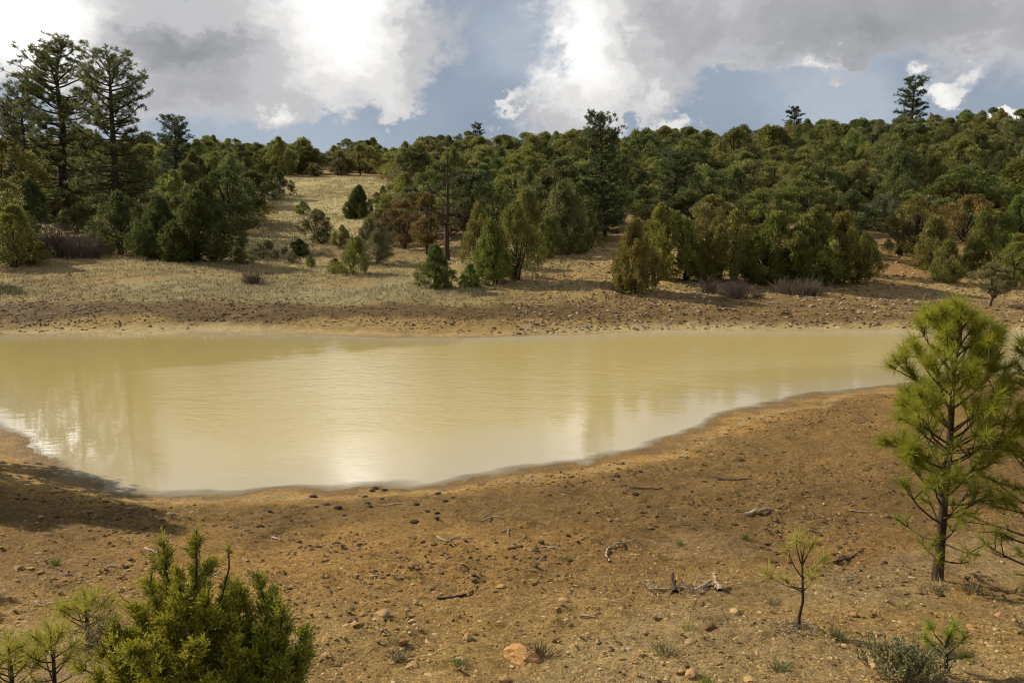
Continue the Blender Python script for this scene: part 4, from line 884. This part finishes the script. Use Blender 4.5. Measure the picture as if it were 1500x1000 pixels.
# ------------------------------------------------------------------ young pines
class Pine:
    def __init__(s, seed): s.rg = np.random.default_rng(seed); s.tk = Bag(); s.br = Bag(); s.nd = Bag(); s.arms = []
    def tuft(s, p, d_, n_=70, ln=.13, back=.06, w_=.0034, tone=.5, open_=1.0):
        rg_ = s.rg; d_ = unit(d_); f = rg_.random(n_); P = p - d_ * (f * back)[:, None]
        Dr = unit(d_ * (.22 + .75 * (1 - f))[:, None] / open_ + sph(rg_, n_) * .9 + np.array([0, 0, .10]))
        tn = np.clip(tone + .2 * rg_.normal(size=n_), 0, 1); L_ = ln * (.7 + .45 * rg_.random(n_))
        s.nd.add(*blades(P, Dr, L_, w_, rg_, tn))
    def branch(s, *a, **k):
        keep = s.br, s.nd; s.br = Bag(); s.nd = Bag(); s.branch_(*a, **k); s.arms.append((s.br, s.nd)); s.br, s.nd = keep
    def branch_(s, p0, dirn, L_, r, up=.4, tufts=3, sub=3, n_=70, ln=.13, tone=.5, bare=.45):
        rg_ = s.rg; n = 8; pts = [p0]; d_ = unit(np.array(dirn, float))
        for i in range(n):
            d_ = unit(d_ + np.array([0, 0, up / n]) + rg_.normal(size=3) * .07); pts.append(pts[-1] + d_ * L_ / n)
        pts = np.array(pts); s.br.add(tube(pts, np.linspace(r, r * .35, n + 1), 5))
        s.tuft(pts[-1], d_, n_, ln, tone=tone)
        for k in range(tufts - 1):
            f = bare + (1 - bare) * rg_.random(); i = min(int(f * n), n - 1); s.tuft(pts[i + 1], unit(pts[i + 1] - pts[i]), int(n_ * .55), ln * .9, tone=tone - .08)
        for k in range(sub):
            f = bare + (.9 - bare) * (k + rg_.random()) / max(sub, 1); i = min(int(f * n), n - 1); b0 = pts[i]
            dd_ = unit(unit(pts[i + 1] - pts[i]) + rg_.normal(size=3) * .6 + np.array([0, 0, .25])); q = b0 + dd_ * L_ * (.22 + .18 * rg_.random())
            w = wob(b0, q, 5, .08, rg_); s.br.add(tube(w, np.linspace(r * .5, r * .25, 5), 4)); s.tuft(q, dd_, int(n_ * .9), ln, tone=tone)
    def finish(s, name, loc, label, cat, color, sc=1.0, rz=0):
        e__ = bpy.data.objects.new(name, None); COL.objects.link(e__); e__.location = loc; e__.scale = (sc,) * 3; e__.rotation_euler = (0, 0, rz); tag(e__, label, cat)
        link('trunk', s.tk.mesh('trunk', MAT_BARK, True), e__); 
        for b_, n_ in s.arms:
            a_ = link('branch', b_.mesh('branch', MAT_BARK, True), e__); o_ = link('needles', n_.mesh('needles', MAT_NEEDLE), a_); o_.color = (*color, 1)
        if s.nd.V: o_ = link('top_needles', s.nd.mesh('top_needles', MAT_NEEDLE), e__); o_.color = (*color, 1)
        return e__
NC = (.25, .27, .035)
g = ground(1372, 850); k = g[1] / F                     # metres per photo pixel at the tree
T = Pine(41)
axp = np.array([[0, 0, -.05], [.01, 0, 60 * k], [.015, .01, 130 * k], [.02, 0, 200 * k], [.02, .0, 250 * k], [.03, .02, 320 * k], [.035, 0, 392 * k]])
T.tk.add(tube(axp[:, :], [9.5 * k, 6.8 * k, 6.2 * k, 5.6 * k, 4.4 * k, 3.0 * k, 2 * k], 9))
def on_ax(h): return np.array([np.interp(h * k, axp[:, 2], axp[:, j]) for j in range(3)])
# whorls: height px, number, length px, outward slope, tufts, density
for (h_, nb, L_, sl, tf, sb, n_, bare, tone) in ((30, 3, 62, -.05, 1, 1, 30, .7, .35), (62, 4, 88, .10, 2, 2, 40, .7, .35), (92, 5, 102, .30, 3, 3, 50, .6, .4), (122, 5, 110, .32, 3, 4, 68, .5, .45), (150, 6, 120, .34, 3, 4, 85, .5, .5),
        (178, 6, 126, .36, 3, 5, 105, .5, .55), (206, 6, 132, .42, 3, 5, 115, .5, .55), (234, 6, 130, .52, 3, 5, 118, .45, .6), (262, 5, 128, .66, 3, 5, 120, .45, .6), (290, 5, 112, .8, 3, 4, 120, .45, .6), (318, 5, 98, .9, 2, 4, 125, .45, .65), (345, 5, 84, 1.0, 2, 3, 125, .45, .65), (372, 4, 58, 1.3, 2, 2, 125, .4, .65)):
    a0 = T.rg.random() * 6.28
    for j in range(nb):
        an = a0 + j * 6.283 / nb + T.rg.normal() * .25; LL = L_ * k * (.62 + .45 * T.rg.random())
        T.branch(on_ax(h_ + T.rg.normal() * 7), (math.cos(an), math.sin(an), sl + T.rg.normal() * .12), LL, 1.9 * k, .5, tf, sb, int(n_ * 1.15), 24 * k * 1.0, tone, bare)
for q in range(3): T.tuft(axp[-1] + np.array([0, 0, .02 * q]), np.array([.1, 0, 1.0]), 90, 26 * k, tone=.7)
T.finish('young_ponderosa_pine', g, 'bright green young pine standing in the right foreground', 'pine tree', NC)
# the neighbour whose branches reach in from the right
g2 = ground(1540, 872); T = Pine(43); k2 = g2[1] / F
T.tk.add(tube([[0, 0, -.05], [0, 0, 150 * k2], [.02, 0, 300 * k2], [.03, 0, 380 * k2]], [12 * k2, 9 * k2, 6 * k2, 3 * k2], 8))
for (h_, nb, L_, sl, n_) in ((35, 6, 105, .1, 30), (75, 7, 120, .2, 42), (115, 7, 125, .25, 50), (150, 7, 118, .3, 55), (190, 7, 108, .3, 60), (240, 6, 100, .4, 70), (290, 6, 95, .5, 75), (330, 6, 95, .6, 80)):
    for j in range(nb):
        an = j * 6.283 / nb + T.rg.normal() * .2 + h_; T.branch(np.array([0, 0, h_ * k2]), (math.cos(an), math.sin(an), sl), L_ * k2 * (.75 + .35 * T.rg.random()), 2.2 * k2, .3, 3, 3, n_, 22 * k2, .45, .5)
T.finish('young_ponderosa_pine', g2, 'pine reaching in with its branches from the right edge', 'pine tree', NC)
# small seedling
g3 = ground(1170, 925); k3 = g3[1] / F; T = Pine(47)
T.tk.add(tube([[0, 0, -.02], [-.5 * k3, 0, 20 * k3], [4 * k3, 0, 45 * k3], [3 * k3, 0, 62 * k3], [2 * k3, 0, 80 * k3], [0, 0, 112 * k3], [2 * k3, 0, 132 * k3]], [2.8 * k3, 2.4 * k3, 2.2 * k3, 2 * k3, 1.7 * k3, 1.3 * k3, .9 * k3], 7))
for (h_, dx, dy, dz, L_) in ((62, -1, .1, .5, 48), (66, -.8, -.6, .35, 36), (60, 1, -.1, .9, 32), (80, 1, .4, .7, 40), (84, -1, .4, 1.2, 40), (100, -.6, .2, 1.4, 40), (105, .7, -.2, 1.2, 30), (76, .2, -1, .5, 30), (110, 0, 1, .8, 24)):
    T.branch(np.array([1 * k3, 0, h_ * k3]), (dx, dy, dz), L_ * 1.35 * k3, 1.2 * k3, .4, 2, 2, 36, 22 * k3, .6, .7)
T.tuft(np.array([2 * k3, 0, 134 * k3]), np.array([0, 0, 1.0]), 60, 24 * k3, tone=.6)
T.finish('pine_seedling', g3, 'thin pine seedling with a crooked stem left of the young pine', 'pine seedling', (.36, .33, .10))
# bottom right sapling
g4 = ground(1385, 985); k4 = g4[1] / F; T = Pine(49)
T.tk.add(tube([[0, 0, -.05], [0, 0, 20 * k4], [-4 * k4, 0, 40 * k4], [0, 0, 62 * k4]], [3.4 * k4, 3 * k4, 2.4 * k4, 1.6 * k4], 7))
for (h_, dx, dy, dz, L_) in ((38, -1, 0, 1.3, 58), (30, 1, .1, 1.0, 42), (22, 1, -.5, .6, 34), (15, -1, -.3, .5, 40), (50, .3, .4, 1.2, 30), (25, -.5, .8, .6, 40)):
    T.branch(np.array([0, 0, h_ * k4]), (dx, dy, dz), L_ * k4, 1.5 * k4, .2, 2, 1, 48, 22 * k4, .55, .75)
T.tuft(np.array([0, 0, 66 * k4]), np.array([0, 0, 1.0]), 110, 26 * k4, tone=.62); T.tuft(np.array([3 * k4, 0, 60 * k4]), np.array([.3, 0, 1.0]), 80, 26 * k4, tone=.62)
T.finish('pine_seedling', g4, 'small pine sapling with pale forked stem in the bottom right', 'pine seedling', (.24, .29, .05))
# bottom left yellow seedlings
for i, (px, py, h_, seed, lb) in enumerate(((80, 1010, 95, 51, 'yellow green pine sapling in the bottom left corner'), (20, 1040, 75, 53, 'pine sapling cut by the bottom left corner'), (128, 940, 62, 55, 'faint yellow seedling left of the dry grey twigs'))):
    g5 = ground(px, min(py, 999)) if py < 1000 else at(px, py, 3.75); g5[2] = hz(g5[0], g5[1]); k5 = g5[1] / F; T = Pine(seed)
    T.tk.add(tube([[0, 0, -.03], [2 * k5, 0, h_ * .5 * k5], [0, 0, h_ * k5]], [3.5 * k5, 2.6 * k5, 1.4 * k5], 6))
    for j in range(15):
        an = j * 2.4; T.branch(np.array([0, 0, h_ * k5 * (.08 + .058 * j)]), (math.cos(an), math.sin(an), .45), 62 * k5 * (1.15 - .05 * j), 1.3 * k5, .5, 2, 2, 22, 30 * k5, .5, .5)
    T.tuft(np.array([0, 0, h_ * k5]), np.array([0, 0, 1.0]), 60, 30 * k5, tone=.6); T.finish('pine_seedling', g5, lb, 'pine seedling', (.33, .32, .06))

# dry twigs
def twig_heap(px, py, H, W, n_, label, seed, fan, name='dry_twigs'):
    g_ = ground(px, py); tag(link(name, brush(seed, n_, H, W, MAT_GREYWOOD, fan=fan), None, g_), label, 'dry twigs', kind='stuff')
twig_heap(152, 952, .17, .22, 90, 'bundle of dry grey twigs left of the near juniper bush', 61, .9)
twig_heap(1160, 930, .05, .30, 60, 'flat heap of grey twigs at the foot of the seedling', 62, 6.0)
twig_heap(1180, 924, .04, .22, 40, 'grey twig litter right behind the seedling stem', 63, 7.0)
twig_heap(1020, 868, .05, .25, 40, 'matted dry twigs around the driftwood branch', 64, 5.0)
twig_heap(1235, 850, .04, .3, 30, 'thin straw heap left of the young pine trunk', 65, 8.0)
# sage shrub bottom right
g_ = ground(1322, 998); T = Pine(66); rg_ = T.rg
for j in range(70):
    p0 = np.array([rg_.normal() * .07, rg_.normal() * .06, 0]); dr = unit(np.array([p0[0] * 3 + rg_.normal() * .3, rg_.normal() * .35, 1.0])); L_ = .09 + .13 * rg_.random(); pts = wob(p0, p0 + dr * L_, 6, .08, rg_); T.tk.add(tube(pts, np.linspace(.004, .0015, 6), 4))
    m = 44; f = .30 + .75 * rg_.random(m); P = p0 + dr * (L_ * f)[:, None] + rg_.normal(size=(m, 3)) * .006; T.nd.add(*leaves(P, unit(dr + sph(rg_, m) * .8), .022, .008, rg_))
e_ = link('sage_shrub', None, None, g_); tag(e_, 'grey green sage shrub in the bottom right beside the small sapling', 'shrub'); link('stems', T.tk.mesh('stems', MAT_GREYWOOD), e_); o = link('leaves', T.nd.mesh('leaves', MAT_LEAF), e_); o.color = (.175, .175, .075, 1)

# ------------------------------------------------------------------ near juniper bush, bottom left
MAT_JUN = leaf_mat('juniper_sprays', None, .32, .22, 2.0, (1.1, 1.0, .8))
def near_juniper(plumes, base_px, Y0, label, seed, color):
    rg_ = np.random.default_rng(seed); b0 = at(base_px, 1000, Y0); b0[2] = hz(b0[0], b0[1]); tk = Bag(); lf = Bag()
    plumes = [(p, q + 10, w * .86, y) for p, q, w, y in plumes] + [(p + rg_.normal() * 24, q + 22 + 40 * rg_.random(), w * .68, y + rg_.normal() * .1) for p, q, w, y in plumes]
    for (px, py, w_, Y_) in plumes:
        top = at(px, py, Y_) - b0; L_ = np.linalg.norm(top); p0 = np.array([top[0] * .12, top[1] * .2, 0.0]); n_ = 12
        t_ = np.linspace(0, 1, n_)[:, None]; mid = p0 + (top - p0) * t_; mid[:, :2] -= ((top - p0)[:2] * .22)[None] * np.sin(t_ * 3.14159); mid += np.cumsum(rg_.normal(size=(n_, 3)), 0) * .006
        mid[-1] = top; tk.add(tube(mid, np.linspace(.012, .003, n_), 5))
        nb = int(115 * w_ / 40)
        f = .18 + .82 * rg_.random(nb) ** .85; ix = np.clip((f * (n_ - 1)).astype(int), 0, n_ - 2); fr = f * (n_ - 1) - ix; P0 = mid[ix] + (mid[ix + 1] - mid[ix]) * fr[:, None]
        ax_ = unit(mid[ix + 1] - mid[ix]); rad = w_ / F * Y_ * np.clip((1.05 - f) * 1.5, .07, 1) ** .95
        rd = sph(rg_, nb); rd -= ax_ * (rd * ax_).sum(1, keepdims=True); rd = unit(rd)
        D1 = unit(rd + ax_ * (.75 + .5 * rg_.random((nb, 1)))); LB = rad * (.35 + 1.05 * rg_.random(nb) ** 1.3)
        P1 = P0 + D1 * LB[:, None]; P1[:, 2] += LB * .12
        for i in range(0, nb, 3): tk.add(tube([P0[i], (P0[i] + P1[i]) / 2 - [0, 0, .1 * LB[i]], P1[i]], [.003, .002, .001], 3))
        # sprays along every branchlet
        ns = 9; per = 13; tone_b = np.clip(.5 + .17 * rg_.normal(size=nb), 0, 1)
        fs = .25 + .80 * rg_.random((nb, ns)); S0 = P0[:, None] + (P1 - P0)[:, None] * fs[..., None] + rg_.normal(size=(nb, ns, 3)) * .006
        Ds = unit(D1[:, None] + sph(rg_, nb * ns).reshape(nb, ns, 3) * .75 + np.array([0, 0, .35])); Ls = .022 + .036 * rg_.random((nb, ns)) ** 1.5
        fl_ = rg_.random((nb, ns, per)); Q_ = S0[:, :, None] + Ds[:, :, None] * (fl_ * Ls[..., None])[..., None]
        Dl = unit(Ds[:, :, None] + sph(rg_, nb * ns * per).reshape(nb, ns, per, 3) * .7); m = nb * ns * per
        tn = np.clip((tone_b[:, None, None] + .22 * (fl_ - .5) + .25 * (fs[..., None] - .6) + .12 * rg_.normal(size=(nb, ns, per))), 0, 1).ravel()  # tone climbs towards the tips; shade inside the bush is put into leaf colour
        VT, t2 = blades(Q_.reshape(-1, 3), Dl.reshape(-1, 3), .007 + .006 * rg_.random(m), .0042, rg_, tn); lf.add(VT, t2)
        nd_ = max(4, nb // 9); ii_ = rg_.choice(nb, nd_); q0 = P0[ii_] + (P1[ii_] - P0[ii_]) * .5
        for a_ in range(nd_): tk.add(tube(wob(q0[a_], q0[a_] + unit(D1[ii_[a_]] + rg_.normal(size=3) * .5) * (.04 + .06 * rg_.random()), 4, .1, rg_), [.0022, .0018, .0014, .0008], 3))
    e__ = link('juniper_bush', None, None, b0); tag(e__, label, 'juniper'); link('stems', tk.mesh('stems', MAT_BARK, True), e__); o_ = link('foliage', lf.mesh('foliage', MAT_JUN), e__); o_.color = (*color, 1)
PL = [(240, 782, 26, 3.0), (288, 768, 30, 3.0), (262, 830, 40, 2.9), (312, 812, 30, 3.05), (215, 842, 30, 3.0), (195, 880, 30, 2.9), (330, 880, 38, 2.95), (300, 870, 40, 2.8), (240, 900, 45, 2.75), (150, 945, 34, 2.8), (110, 965, 30, 2.85), (180, 950, 40, 2.7), (340, 930, 40, 2.75), (285, 940, 45, 2.65), (270, 868, 36, 3.15), (345, 845, 24, 3.1), (352, 905, 34, 2.9), (225, 812, 14, 3.0), (335, 800, 10, 3.05), (170, 905, 20, 2.85), (215, 930, 44, 2.7)]
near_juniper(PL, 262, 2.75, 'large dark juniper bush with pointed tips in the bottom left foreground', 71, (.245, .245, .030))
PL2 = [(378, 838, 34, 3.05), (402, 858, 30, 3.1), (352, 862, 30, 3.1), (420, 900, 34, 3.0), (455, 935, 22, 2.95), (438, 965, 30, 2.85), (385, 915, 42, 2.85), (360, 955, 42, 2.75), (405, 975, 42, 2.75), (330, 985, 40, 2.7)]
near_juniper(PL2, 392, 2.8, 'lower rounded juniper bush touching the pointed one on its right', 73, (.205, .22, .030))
